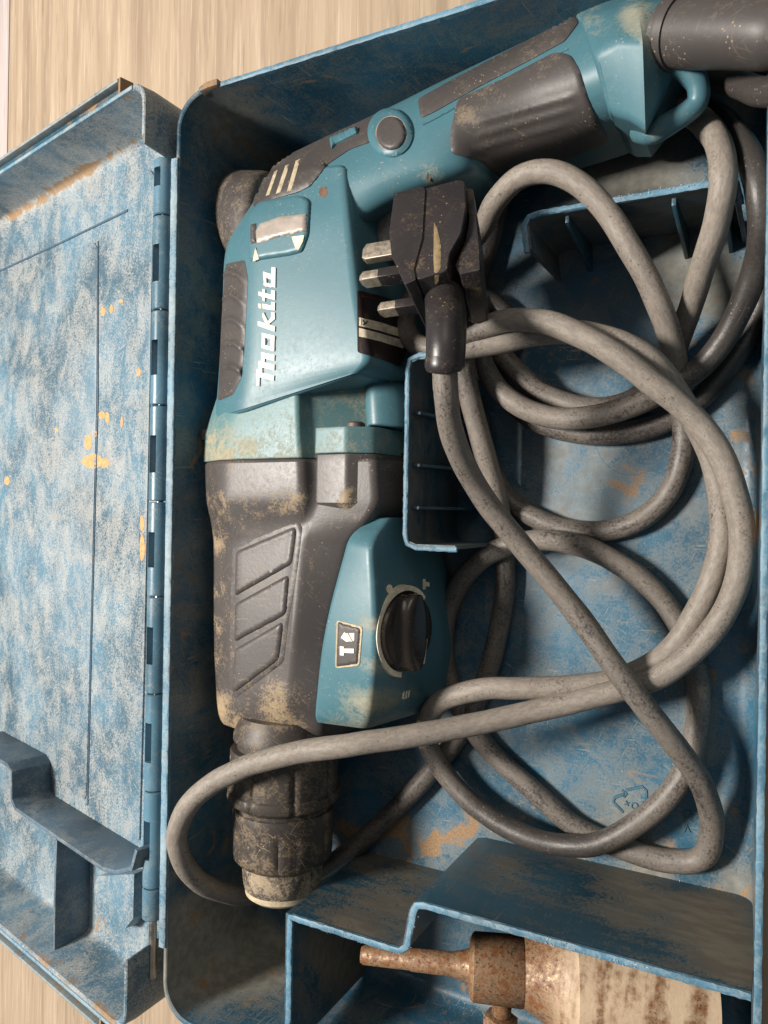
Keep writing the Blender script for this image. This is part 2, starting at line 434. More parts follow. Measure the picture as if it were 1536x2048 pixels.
def wood_mat(name, c1, c2, c3, seed):
    m, nt, b = mat_new(name); T = NT(nt); tc = T.n('ShaderNodeTexCoord').outputs['Object']
    v = T.mapv(tc, (1, .035, 1), (0, 0, .012), (seed, seed*.7, 0))
    w = T.noise(v, 100, 6, .68, .25); s = T.noise(v, 430, 4, .65); l = T.noise(T.mapv(tc, (1, .12, 1), (0, 0, 0), (seed, 0, 0)), 14, 3)
    tick = T.noise(T.mapv(tc, (1, .05, 1), (0, 0, 0), (2+seed, 1, 0)), 620, 2, .5)
    col = T.mix(T.rng(w, .3, .68), c1, c2)
    col = T.mix(T.math('MULTIPLY', T.rng(s, .5, .72), .6), col, c3)
    col = T.mix(T.math('MULTIPLY', T.rng(tick, .6, .72), .35), col, tuple(q*.45 for q in c1[:3])+(1,))
    col = T.mix(T.math('MULTIPLY', T.rng(l, .4, .7), .25), col, c2)
    nt.links.new(col, b.inputs['Base Color']); b.inputs['Roughness'].default_value = .42
    bp = T.n('ShaderNodeBump'); bp.inputs['Strength'].default_value = .12; bp.inputs['Distance'].default_value = .0003
    nt.links.new(T.math('ADD', s, tick), bp.inputs['Height']); nt.links.new(bp.outputs[0], b.inputs['Normal'])
    return m
M_WOOD = wood_mat('laminate_oak', lin(150, 131, 110), lin(182, 162, 138), lin(204, 187, 165), 1.3)
M_WOOD2 = wood_mat('laminate_lilac_grey', lin(170, 156, 152), lin(196, 184, 180), lin(214, 204, 200), 5.1)

# ------------------------------------------------------------------ floor of laminate planks
FZ = -7.0
fl = boxmesh('floor', (-1500, -1500, FZ-14), (1500, 1500, FZ-9), M_BLACKPR, None, 0); fl['kind'] = 'structure'
seam = P(17, 150, FZ).x
xs = [seam-520, seam-260, seam, seam+480, seam+960]
for i, (a, b) in enumerate(zip(xs, xs[1:])):
    boxmesh('plank', (a+.35, -1400, FZ-8), (b-.35, 1400, FZ), M_WOOD2 if i < 2 else M_WOOD, fl, .45)

# ------------------------------------------------------------------ the open tool case
case = thing('tool_case', 'open scuffed blue plastic tool case lying on the wooden floor', 'tool case', (8, -20, FZ))
def rring(x0, x1, y0, y1, r, step=4.0, nc=8, counts=None):
    r = max(.2, min(r, (x1-x0)/2-.1, (y1-y0)/2-.1)); pts = []
    nx, ny = counts
    def seg(a, b, n): return [(lerp(a[0], b[0], i/n), lerp(a[1], b[1], i/n)) for i in range(n)]
    def arc(cx, cy, a0): return [(cx+r*math.cos(a0+math.pi/2*i/nc), cy+r*math.sin(a0+math.pi/2*i/nc)) for i in range(nc)]
    pts += seg((x0+r, y0), (x1-r, y0), nx) + arc(x1-r, y0+r, -math.pi/2)
    pts += seg((x1, y0+r), (x1, y1-r), ny) + arc(x1-r, y1-r, 0)
    pts += seg((x1-r, y1), (x0+r, y1), nx) + arc(x0+r, y1-r, math.pi/2)
    pts += seg((x0, y1-r), (x0, y0+r), ny) + arc(x0+r, y0+r, math.pi)
    return pts
def shell(name, box, depth, th, rc, draft, rf, frame, mat, parent, fn=None, hfun=None, label=None, edge=None):
    """open thin-walled tray: box = inside of the rim, depth below it; frame maps local (x, y, h) to mm"""
    x0, x1, y0, y1 = box; cnt = (int((x1-x0)/5), int((y1-y0)/5))
    prof = [(draft+14, -depth-th), (draft-th*.3, -depth-th), (draft-th-1, -depth+2), (-th, -8), (-th, -.5), (-th+.5, 0), (-.5, 0), (0, -.5), (draft*.3, -depth*.3), (draft*.65, -depth*.65)]
    for a in range(0, 100, 18):
        t = math.radians(min(a, 90)); prof.append((draft + rf*(1-math.cos(t)), -depth + rf*(1-math.sin(t))))
    ins = draft+rf+4; mx = min(x1-x0, y1-y0)/2-1
    while ins < mx: prof.append((ins, -depth)); ins += 5
    rings = []
    for d, h in prof:
        rings.append([(x, y, h + (hfun(x, y, h) if hfun else 0)) for x, y in rring(x0+d, x1-d, y0+d, y1-d, max(2, rc-d*.55), counts=cnt)])
    m = len(rings[0]); V = [frame(*p) for r in rings for p in r]; F = []
    for i in range(len(rings)-1):
        for j in range(m): F.append((i*m+j, i*m+(j+1) % m, (i+1)*m+(j+1) % m, (i+1)*m+j))
    F.append(tuple(range(m))[::-1]); b = (len(rings)-1)*m; F.append(tuple(range(b, b+m)))
    return mesh(name, V, F, mat, parent, True, label, None, fn, 32), bvh(V, F)
W_ = lambda x, y, h: Vector((x, y, 70+h))
tray_dirt = blobs([(470, 250, 110, .9, .2), (560, 330, 70, .6, .9), (430, 240, 60, .2, .55), (480, 285, 60, .2, .7), (430, 1880, 150, 1.3, .3), (380, 1960, 100, 1.0, .45), (420, 1800, 70, .7, .4), (520, 1930, 120, 1.1, .3),
                   (800, 1690, 120, .3, .8), (700, 1660, 60, .2, .7), (950, 1640, 70, .3, .7), (900, 1690, 60, .3, .7), (1490, 900, 90, .2, .8), (1500, 1050, 70, .2, .8), (1480, 760, 60, .1, .7), (1390, 690, 30, .2, 1.0), (1480, 1780, 90, .6, .7), (1300, 1735, 80, .9, .45), (1150, 1700, 70, .9, .4), (1440, 1620, 50, .2, .5),
                   (1480, 150, 90, .2, .7), (1480, 220, 60, .2, .6), (980, 590, 60, .3, .6), (975, 680, 40, .2, .6), (1260, 350, 190, .9, 0), (1400, 560, 160, .8, 0), (1150, 960, 200, .3, .1), (1120, 1040, 50, .2, .45), (1130, 900, 40, .2, .35), (880, 1150, 70, .7, .4), (960, 1200, 70, .4, .35),
                   (1270, 1620, 90, .6, .25), (1290, 1260, 60, .2, .3), (1200, 1130, 90, .3, .3), (1400, 1480, 90, .4, .15), (370, 600, 200, .2, 0), (380, 1250, 300, .25, .05), (1480, 1300, 60, .2, .5), (1110, 480, 90, .5, .2), (1060, 520, 60, .1, .2)])
def tray_h(x, y):
    return 0
tray, tray_b = shell('tray', (-115, 134, -238, 193), 70, 2.2, 15, 3, 7, W_, M_TRAY, case, tray_dirt)
# cut-edge bead of the rim, in a lighter blue than the walls
def strip(name, pts, w, h, mat, parent, up=Vector((0, 0, 1)), jit=.25, step=2.5, **kw):
    """rim bead: a thin bar with a worn, slightly ragged edge running along pts (mm)"""
    L = [pts[0]]
    for a, b in zip(pts, pts[1:]):
        n = max(1, int((b-a).length/step))
        for i in range(1, n+1): L.append(a.lerp(b, i/n))
    V = []; F = []
    for i, p in enumerate(L):
        t = (L[min(i+1, len(L)-1)]-L[max(i-1, 0)]).normalized(); s = t.cross(up).normalized()
        j = lambda: random.uniform(-jit, jit)
        for a, b in ((-w/2, -h), (-w/2+j()*.5, -.3), (-w/2+.5, j()*.6), (w/2-.5, j()*.6), (w/2+j()*.5, -.3), (w/2, -h)):
            V.append(p + s*a + up*b)
    for i in range(len(L)-1):
        for k in range(6): F.append((i*6+k, i*6+(k+1) % 6, (i+1)*6+(k+1) % 6, (i+1)*6+k))
    F.append((0, 1, 2, 3, 4, 5)); q = (len(L)-1)*6; F.append((q, q+1, q+2, q+3, q+4, q+5))
    return mesh(name, V, F, mat, parent, True, **kw)
def arcpts(cx, cy, r, a0, a1, z, n=8):
    return [Vector((cx+r*math.cos(math.radians(lerp(a0, a1, i/n))), cy+r*math.sin(math.radians(lerp(a0, a1, i/n))), z)) for i in range(n+1)]
strip('rim_edge', [Vector((-100, 194.1, 70.5)), Vector((119, 194.1, 70.5))], 2.3, 4, M_EDGE, case)
strip('rim_edge', [Vector((135.1, 178, 70.5)), Vector((135.1, -224, 70.5))], 2.3, 4, M_EDGE, case)
# corner nub where the rim steps up
prism('latch_nub', [(-97, 193), (-91, 193), (-91, 196), (-98, 196), (-102, 194.4), (-102, 192.4)], lambda x, y, h: Vector((x, y, h)), 66, 72.2, M_WALL, case, .6, fn=lambda v: (.6, .75))
# hinge side flange of the tray
FL0, FL1 = P(350, 318, 70).y, P(325, 1893, 70).y
strip('hinge_flange', [Vector((-117.5, FL0, 70.9)), Vector((-117.5, FL1, 70.9))], 3.9, 22, M_EDGE, case, jit=.25, fn=lambda v: (.45+.5*mnoise.noise(v*.05), max(0, mnoise.noise(v*.03))*.6))

# ---- bit compartment divider
dz = 70.5
def wallsheet(name, pts, z0, z1, th, mat, parent, lean=0.0, fn=None, rad=None, **kw):
    """standing sheet following pts in plan (thickness to the left of travel), built as a real double-sided wall"""
    n = len(pts); V = []; F = []
    nor = []
    for i in range(n):
        a = (pts[i]-pts[i-1]).normalized() if i else (pts[1]-pts[0]).normalized()
        b = (pts[i+1]-pts[i]).normalized() if i < n-1 else a
        na = Vector((-a.y, a.x, 0)); nb = Vector((-b.y, b.x, 0)); m = (na+nb).normalized()
        nor.append(m/max(.4, m.dot(na)))
    nz = 14
    for i in range(n):
        for s in (0, 1):
            for k in range(nz+1):
                V.append(pts[i] + nor[i]*(th*s) + Vector((0, 0, lerp(z0, z1, k/nz))))
    q = nz+1
    for i in range(n-1):
        for k in range(nz):
            a, b = i*2*q+k, (i+1)*2*q+k
            F.append((a, b, b+1, a+1)); F.append((a+q, a+q+1, b+q+1, b+q))
        a, b = i*2*q, (i+1)*2*q
        F.append((a, a+q, b+q, b)); F.append((a+nz, b+nz, b+q+nz, a+q+nz))
    for i in (0, n-1):
        for k in range(nz): a = i*2*q+k; F.append((a, a+1, a+q+1, a+q))
    return mesh(name, V, F, mat, parent, True, fn=fn, **kw)
def dens(pts, step=6):
    L = [pts[0]]
    for a, b in zip(pts, pts[1:]):
        n = max(1, int((b-a).length/step)); L += [a.lerp(b, i/n) for i in range(1, n+1)]
    return L
DV = [Vector((-45.5, -234, 0)), Vector((-45.5, -175.6, 0)), Vector((4, -175.6, 0)), Vector((7.5, -175.3, 0)), Vector((10.5, -173, 0)), Vector((13.2, -158, 0)), Vector((14.5, -155.5, 0)), Vector((17.5, -154.8, 0)), Vector((133.2, -154.8, 0))]
div_dirt = blobs([(780, 1770, 120, .5, 0), (1250, 1800, 120, .55, .05), (1420, 1850, 120, .8, .05), (1480, 1920, 90, .9, 0), (1000, 1750, 60, .5, 0), (680, 1900, 110, .9, .15), (850, 1960, 60, .6, .2), (1150, 1880, 200, -.35, 0), (980, 1800, 90, -.4, 0)])
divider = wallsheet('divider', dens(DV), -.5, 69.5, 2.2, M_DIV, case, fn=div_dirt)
de = strip('divider_edge', [p + Vector((0, 0, 70.2)) for p in DV[:1]] + [Vector((p.x, p.y, 70.2)) for p in DV[1:]], 2.5, 1.6, M_EDGE, divider, jit=.35, step=1.6)
for v in de.data.vertices: pass
def offset_strip(o, dx, dy):
    for v in o.data.vertices: v.co.x += dx*MM; v.co.y += dy*MM
offset_strip(de, 0, 1.1)
# ragged burrs left on the cut edge
def burrs(name, pts, n, parent, mat, size=1.0, up=1.0):
    V = []; F = []
    tot = [0]
    for a, b in zip(pts, pts[1:]): tot.append(tot[-1]+(b-a).length)
    for _ in range(n):
        s = random.random()*tot[-1]
        for i in range(len(pts)-1):
            if tot[i] <= s <= tot[i+1]: p = pts[i].lerp(pts[i+1], (s-tot[i])/max(1e-6, tot[i+1]-tot[i])); break
        r = size*random.uniform(.25, .8); p = p + Vector((random.uniform(-.8, .8), random.uniform(-.8, 1.2), 0))
        k = len(V); ax = Vector((random.uniform(-1, 1), random.uniform(-1, 1), random.uniform(0, 1.0)*up)).normalized()
        sd = ax.orthogonal().normalized(); s2 = ax.cross(sd)
        V += [p+sd*r*.35, p-sd*r*.35, p+s2*r*.35, p+ax*r*1.8]
        F += [(k, k+1, k+2), (k, k+1, k+3), (k+1, k+2, k+3), (k+2, k, k+3)]
    return mesh(name, V, F, mat, parent, False, kind='stuff')
M_BURR = plain('plastic_burr', (.42, .52, .56, 1), .6)
burrs('burrs', [Vector((60, -153.9, 70.3)), Vector((105, -153.9, 70.3))], 70, divider, M_BURR, .8)
burrs('burrs', [Vector((-44, -174.9, 70.3)), Vector((12, -174.9, 70.3)), Vector((16, -154, 70.3)), Vector((60, -153.9, 70.3))], 40, divider, M_BURR, .7)
# ---- drill cradle walls with their ribs
CX = -1.5
c1 = [Vector((16, 65, 0)), Vector((4, 65.5, 0)), Vector((-.6, 64, 0)), Vector((CX, 60, 0)), Vector((CX, -9, 0)), Vector((-.4, -13.2, 0)), Vector((4, -14.8, 0)), Vector((22, -14.8, 0))]
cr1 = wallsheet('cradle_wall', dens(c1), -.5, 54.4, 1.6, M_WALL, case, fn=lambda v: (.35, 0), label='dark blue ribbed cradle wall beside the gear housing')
o = strip('cradle_edge', [Vector((p.x, p.y, 55.2)) for p in c1], 2.0, 1.5, M_EDGE, cr1, jit=.3, step=1.6); offset_strip(o, .8, 0)
for yy in (42, 20, 2):
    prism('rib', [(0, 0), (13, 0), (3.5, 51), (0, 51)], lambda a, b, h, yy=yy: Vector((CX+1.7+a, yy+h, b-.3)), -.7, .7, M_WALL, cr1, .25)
c2 = [Vector((47, 106, 0)), Vector((45.5, 117, 0)), Vector((47.5, 120.3, 0)), Vector((52, 121, 0)), Vector((120, 121, 0)), Vector((123.5, 119.5, 0)), Vector((125, 112, 0))][::-1]
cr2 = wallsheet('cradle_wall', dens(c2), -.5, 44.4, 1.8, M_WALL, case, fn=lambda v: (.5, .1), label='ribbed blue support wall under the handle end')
o = strip('cradle_edge', [Vector((p.x, p.y, 45.2)) for p in c2], 2.3, 1.6, M_EDGE, cr2, jit=.35, step=1.6); offset_strip(o, 0, -.9)
burrs('burrs', [Vector((75, 120.5, 45.5)), Vector((122, 120.5, 45.5))], 50, cr2, M_BURR, .6)
for xx in (62, 82, 102, 119):
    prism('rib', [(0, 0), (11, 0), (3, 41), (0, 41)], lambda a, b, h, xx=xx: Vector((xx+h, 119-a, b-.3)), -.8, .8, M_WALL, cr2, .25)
# ---- moulded marks in the tray floor: recycling sign, size numerals, gate circle
def floorbar(name, pts, w, mat, parent, h=.5, z=0.0):
    V = []; F = []
    for i, p in enumerate(pts):
        t = (pts[min(i+1, len(pts)-1)]-pts[max(i-1, 0)]).normalized(); s = Vector((-t.y, t.x, 0))
        V += [p-s*w/2+Vector((0, 0, z-.3)), p-s*w*.35+Vector((0, 0, z+h)), p+s*w*.35+Vector((0, 0, z+h)), p+s*w/2+Vector((0, 0, z-.3))]
    for i in range(len(pts)-1):
        for k in range(4): F.append((i*4+k, i*4+(k+1) % 4, (i+1)*4+(k+1) % 4, (i+1)*4+k))
    F += [(0, 1, 2, 3), tuple(len(V)-4+i for i in range(4))]
    return mesh(name, V, F, mat, parent, True)
M_MARK = plain('moulded_mark_blue', (.045, .13, .19, 1), .5)
Q = lambda *a: [P(x, y, 0) for x, y in a]
rec = floorbar('recycling_mark', Q((1252, 1580), (1285, 1573), (1292, 1580), (1293, 1606)), 1.5, M_MARK, case)
floorbar('arrow_head', Q((1285, 1603), (1293, 1612), (1302, 1603)), 1.3, M_MARK, rec)
floorbar('arrow', Q((1249, 1588), (1230, 1594), (1226, 1603), (1246, 1624)), 1.5, M_MARK, rec)
floorbar('arrow_head', Q((1244, 1580), (1253, 1586), (1247, 1594)), 1.3, M_MARK, rec)
floorbar('arrow', Q((1290, 1618), (1288, 1634), (1262, 1640)), 1.5, M_MARK, rec)
floorbar('arrow_head', Q((1268, 1633), (1259, 1641), (1270, 1646)), 1.3, M_MARK, rec)
circ = lambda x, y, r, n=18: [P(x+r*math.cos(i*2*math.pi/n), y+r*math.sin(i*2*math.pi/n), 0) for i in range(n+1)]
floorbar('numeral', circ(1269, 1611, 6), .6, M_MARK, rec); floorbar('numeral', Q((1252, 1601), (1256, 1611)), .7, M_MARK, rec); floorbar('numeral', Q((1249, 1609), (1258, 1605)), .5, M_MARK, rec)
floorbar('letter', circ(1375, 1629, 8), .7, M_MARK, rec); floorbar('letter', Q((1368, 1664), (1374, 1650), (1380, 1664)), .7, M_MARK, rec)
floorbar('gate_circle', [P(1263+72*math.cos(a*math.pi/18), 878+72*math.sin(a*math.pi/18), 0) for a in range(1, 24)], .4, M_MARK, case, .06)

# ---- lid, hanging open behind the hinge and sloping down to the floor
LT = math.radians(13); LO = Vector((-123.5, 0, 66)); LL = Vector((-math.cos(LT), 0, -math.sin(LT))); LN = Vector((-math.sin(LT), 0, math.cos(LT)))
LO = LO + LN*17
LF = lambda x, y, h: LO + LL*(x+.009*(195-y)) + Vector((0, y, 0)) + LN*h
def lidpt(px, py, h):
    v = onplane(px, py, LO + LN*h, LN) - LO; return v.dot(LL)-.009*(195-v.y), v.y
LD = 28
ly1 = lidpt(264, 176, 0)[1]; ly0 = lidpt(203, 2026, 0)[1]
lid_dirt = blobs([(200, 320, 120, .2, .0), (60, 400, 90, .2, .25), (150, 345, 70, .1, .35), (205, 830, 18, 0, .9), (176, 885, 16, 0, .9), (185, 922, 26, 0, 1.2), (212, 925, 12, 0, 1.0), (205, 622, 10, 0, .9), (222, 616, 9, 0, .9), (286, 1050, 22, 0, .9), (284, 1090, 22, 0, .9), (284, 1120, 16, 0, .8), (120, 1100, 500, .1, 0), (60, 900, 60, 0, .1), (120, 1960, 90, .3, .7), (200, 2030, 60, .2, .9), (250, 170, 50, .2, .9), (60, 1890, 70, .2, .7), (195, 1850, 50, .2, .7), (280, 230, 60, .4, .3), (280, 277, 22, .25, .5), (263, 287, 22, .25, .5), (246, 297, 22, .25, .5), (229, 307, 22, .25, .5), (212, 318, 22, .25, .5), (195, 328, 22, .25, .5), (178, 338, 22, .25, .5), (161, 349, 22, .25, .5), (144, 359, 22, .25, .5), (127, 369, 22, .25, .5), (110, 380, 22, .25, .5), (93, 390, 22, .25, .5), (76, 400, 22, .25, .5), (59, 410, 22, .25, .5), (42, 421, 22, .25, .5), (25, 431, 22, .25, .5), (8, 441, 22, .25, .5), (-9, 452, 22, .25, .5)])
lx0 = lidpt(289, 240, 0)[0] + 2.5; lxr = lidpt(233, 165, 0)[0]
lid, lid_b = shell('lid', (lx0, 252, ly0+1, ly1-1), LD, 2.4, 10, 3.0, 4, LF, M_LID, case, lid_dirt, hfun=lambda x, y, h: -.86*(h+LD) if (x < lx0+5 and FL1-3 < y < FL0+3 and h > -LD) else 0, label='dusty blue case lid folded open behind the hinge')
# raised rails of the lid rim (groove between)
for (y, sgn) in ((ly1, 1), (ly0, -1)):
    prism('rim_groove', [(lxr, 0), (252, 0), (252, 9), (lxr, 9)], lambda a, b, h, y=y, sgn=sgn: LF(a, y+sgn*(b+.6), h), -7, -4.5, M_WALL, lid, .3, fn=lid_dirt)
    prism('rim_rail', [(lxr, 0), (252, 0), (252, 1.8), (lxr, 1.8)], lambda a, b, h, y=y, sgn=sgn: LF(a, y+sgn*(b+8.2), h), -8, -.4, M_HINGE, lid, .4, fn=lambda v: (.8, .55))
    prism('rim_end', [(lxr-2, 0), (lxr-.2, 0), (lxr-.2, 9.6), (lxr-2, 9.6)], lambda a, b, h, y=y, sgn=sgn: LF(a, y+sgn*(b+.5), h), -8, -.8, M_WALL, lid, .3, fn=lambda v: (.6, 1))
    prism('rim_bead', [(lx0+8, 0), (252, 0), (252, 2.0), (lx0+8, 2.0)], lambda a, b, h, y=y, sgn=sgn: LF(a, y+sgn*b-(1.0), h), -2.0, .7, M_EDGE, lid, .5, fn=lambda v: (.5, .15))
# creases pressed in the lid panel
def lidbar(name, pxs, w, hh, mat, z=-LD, parent=lid):
    pts = [LF(*lidpt(x, y, z), z) for x, y in pxs]; V = []; F = []
    for i, p in enumerate(pts):
        t = (pts[min(i+1, len(pts)-1)]-pts[max(i-1, 0)]).normalized(); s = LN.cross(t)
        V += [p-s*w/2-LN*.3, p-s*w*.3+LN*hh, p+s*w*.3+LN*hh, p+s*w/2-LN*.3]
    for i in range(len(pts)-1):
        for k in range(4): F.append((i*4+k, i*4+(k+1) % 4, (i+1)*4+(k+1) % 4, (i+1)*4+k))
    F += [(0, 1, 2, 3), tuple(len(V)-4+i for i in range(4))]
    return mesh(name, V, F, mat, parent, True)
M_CREASE = plain('lid_crease', (.05, .10, .15, 1), .6)
lidbar('panel_crease', [(-60, 570), (0, 542), (130, 482), (256, 421)], 1.7, .5, M_CREASE)
lidbar('panel_crease', [(197, 482), (197, 800), (186, 1200), (176, 1610)], 1.2, .45, M_CREASE)
LIDB = [lid_b]
def lidplate(name, pxs, h0, h1, mat, bev=.6):
    pts = [lidpt(x, y, h1) for x, y in pxs]
    o, q = prism(name, pts, lambda a, b, h: LF(a, b, h), h0, h1, mat, lid, bev, fn=lid_dirt, keep=True); LIDB.append(q)
    return o
lidplate('raised_panel', [(-160, 640), (0, 566), (150, 497), (188, 484), (194, 496), (192, 800), (182, 1200), (172, 1590), (168, 1600), (90, 1545), (-160, 1400)], -LD-.5, -LD+.7, M_LID)
lidplate('raised_panel', [(253, 470), (292, 440), (296, 460), (292, 800), (286, 1300), (278, 1640), (246, 1640), (248, 1100), (252, 800)], -LD-.5, -LD+.6, M_LID, .4)
lidplate('raised_panel', [(284, 345), (300, 340), (308, 352), (304, 500), (296, 900), (288, 1300), (278, 1680), (262, 1680), (272, 1300), (280, 900), (288, 500), (292, 400)], -LD-.5, -LD+1.1, M_LID, .5)
# the lid's own compartment walls at its lower end
def lidwall(name, pxs, hgt, th, mat=M_LID, fn=None, edge=True):
    pts = [lidpt(x, y, -LD+hgt) for x, y in pxs]
    n = len(pts); L = [Vector((a, b, 0)) for a, b in pts]; out = []; inn = []
    for i in range(n):
        a = (L[i]-L[i-1]).normalized() if i else (L[1]-L[0]).normalized(); b = (L[i+1]-L[i]).normalized() if i < n-1 else a
        m = (Vector((-a.y, a.x, 0))+Vector((-b.y, b.x, 0))).normalized()
        out.append(L[i]+m*th/2); inn.append(L[i]-m*th/2)
    poly = [(v.x, v.y) for v in out+inn[::-1]]
    o = prism(name, poly, lambda a, b, h: LF(a, b, h), -LD-.5, -LD+hgt, mat, lid, .4, fn=fn)
    return o
M_LIDW = worn('lid_inner_wall', (.075, .125, .17, 1), lin(165, 165, 160), dust=.5, dscale=50, thr=(.45, .65), rough=.5, scratch=.3, specks=.2, attr=True)
lidwall('lid_divider', [(-70, 1480), (0, 1522), (14, 1530), (22, 1545), (22, 1600), (30, 1618), (120, 1680), (205, 1738), (232, 1745), (262, 1738), (272, 1700)], 24, 2.2, M_LIDW)
lidwall('lid_divider', [(112, 1680), (109, 1780), (107, 1905)], 20, 2.0, M_LIDW)
lidplate('lid_block', [(196, 1752), (268, 1748), (266, 1838), (250, 1858), (210, 1850), (190, 1820), (188, 1770)], -LD-.5, -LD+8, M_LID, .3)
M_CHIP = plain('tan_clay', (.60, .34, .15, 1), .85, 0, .3, 500, .2)
def blotch(cx, cy, rx, ry, seed, n=26):
    return [(cx+rx*math.cos(2*math.pi*i/n)*(1+.35*mnoise.noise(Vector((math.cos(2*math.pi*i/n)*1.3+seed, math.sin(2*math.pi*i/n)*1.3, seed)))), cy+ry*math.sin(2*math.pi*i/n)*(1+.35*mnoise.noise(Vector((math.cos(2*math.pi*i/n)*1.3+seed, math.sin(2*math.pi*i/n)*1.3, seed+5))))) for i in range(n)]
for k, (x, y, a, b) in enumerate(((186, 922, 21, 14), (210, 926, 8, 10), (177, 885, 8, 15), (204, 830, 7, 7), (215, 836, 4, 12), (192, 868, 3, 8), (206, 623, 5, 9), (223, 618, 4, 8), (243, 602, 4, 4), (244, 843, 2.5, 12), (284, 1046, 4, 16), (285, 1095, 4.5, 26), (14, 962, 5, 9), (113, 860, 3, 5), (278, 745, 4, 9))):
    patch('clay_spot', blotch(x, y, a, b, k*1.7), LIDB, .12, M_CHIP, lid, 4, smooth=0)
# hinge: one knuckle each, alternating between tray and lid, with a window onto the pin
HX, HZ, HR = -125.2, 68.6, 5.2
ky = [318, 433, 622, 812, 1003, 1192, 1385, 1578, 1770, 1834]
win = [(338, 376), (492, 566), (682, 752), (872, 946), (1064, 1134), (1252, 1326), (1442, 1520), (1636, 1712), None]
hx = lambda py: P(lerp(332, 290, (py-320)/1560), py, 70).y
pin = lathe('hinge_pin', Vector((HX, hx(322), HZ)), Vector((0, -1, 0)), [(0, 1.4), (0.5, 1.7), (hx(322)-hx(1955)-.6, 1.9), (hx(322)-hx(1955), 1.3)], M_STEEL, case, 20)
for i in range(len(ky)-1):
    y1, y0 = hx(ky[i])-.35, hx(ky[i+1])+.35; own = i % 2       # 0: lid knuckle, 1: tray knuckle
    w = win[i]; wy = (hx(w[0]), hx(w[1])) if w else (0, 0)
    ys = sorted({y0, y0+.5, y1-.5, y1} | ({wy[0], wy[1]} if w else set()))
    na = 36; V = []; F = []
    for rr, flip in ((HR, 0), (2.3, 1)):
        for y in ys:
            q = rr - (.5 if (flip == 0 and y in (y0, y1)) else 0)
            for j in range(na):
                a = 2*math.pi*j/na; V.append(Vector((HX+q*math.cos(a), y, HZ+q*math.sin(a))))
    ny = len(ys); off = ny*na
    def hole(k, j):
        if not w: return False
        am = (j+.5)*360/na
        return wy[1]-.01 <= ys[k] < wy[0]-.01 and 66 < am < 122
    for k in range(ny-1):
        for j in range(na):
            if hole(k, j): continue
            F.append((k*na+j, k*na+(j+1) % na, (k+1)*na+(j+1) % na, (k+1)*na+j)); F.append((off+k*na+j, off+(k+1)*na+j, off+(k+1)*na+(j+1) % na, off+k*na+(j+1) % na))
    for k in range(ny-1):
        for j in range(na):
            if not hole(k, j): continue
            for (k2, j2, e) in ((k-1, j, ((k, j), (k, j+1))), (k+1, j, ((k+1, j), (k+1, j+1))), (k, j-1, ((k, j), (k+1, j))), (k, j+1, ((k, j+1), (k+1, j+1)))):
                if not (0 <= k2 < ny-1) or not hole(k2, j2 % na):
                    (ka, ja), (kb, jb) = e; A, B = ka*na+ja % na, kb*na+jb % na; F.append((A, B, off+B, off+A))
    for k in (0, ny-1):
        for j in range(na): F.append((k*na+j, k*na+(j+1) % na, off+k*na+(j+1) % na, off+k*na+j))
    kn = mesh('hinge_knuckle', V, F, M_HINGE, case, True)
    if own: boxmesh('web', (HX+1.5, y0+.2, HZ-6), (-119.2, y1-.2, HZ+1.2), M_HINGE, kn, .8, fn=lambda v: (.7, 0))
    else: boxmesh('web', (HX-6.5, y0+.2, HZ-8), (HX-1.5, y1-.2, HZ-1.5), M_HINGE, kn, .8)

# ------------------------------------------------------------------ the rotary hammer lying on its side in the tray
drill = thing('rotary_hammer', 'teal and dark grey corded rotary hammer lying on its side in the case', 'power drill', (-55, -10, 0))
def mk(name, VF, mat, label=None, fn=None, sharp=None):
    V, F = VF; o = mesh(name, V, F, mat, drill, True, label, None, fn, sharp); return o, bvh(V, F)
# motor housing
mh = [((525, 350, 48), (565, 338, 62), (688, 325, 69)), ((500, 400, 53), (530, 395, 67), (694, 390, 71)), ((462, 455, 56), (503, 440, 70), (700, 445, 72)),
      ((441, 505, 57), (498, 520, 71), (707, 510, 72.5)), ((436, 600, 57), (493, 600, 71.5), (718, 600, 73)), ((431, 700, 57), (488, 700, 71.5), (733, 685, 73)),
      ((426, 775, 57), (482, 770, 71), (738, 720, 72.5)), ((420, 848, 57), (472, 830, 70), (712, 748, 71))]
rows = []
for sh, cl, cr in mh:
    s_, l_, r_ = P(*sh), P(*cl), P(*cr)
    rows.append([Vector((s_.x, s_.y, 8)), s_, l_, r_, Vector((r_.x+2.5, r_.y, 42)), Vector((r_.x+3, r_.y, 8))])
hous_fn = blobs([(620, 700, 130, .35, 0), (560, 790, 120, .4, 0), (860, 350, 60, .5, 0), (600, 520, 60, .1, 0)])
hous, B_H = mk('motor_housing', loft(rows, [0, 9, 7, 4, 3, 0], 5, 3.0), M_TEAL, fn=hous_fn)
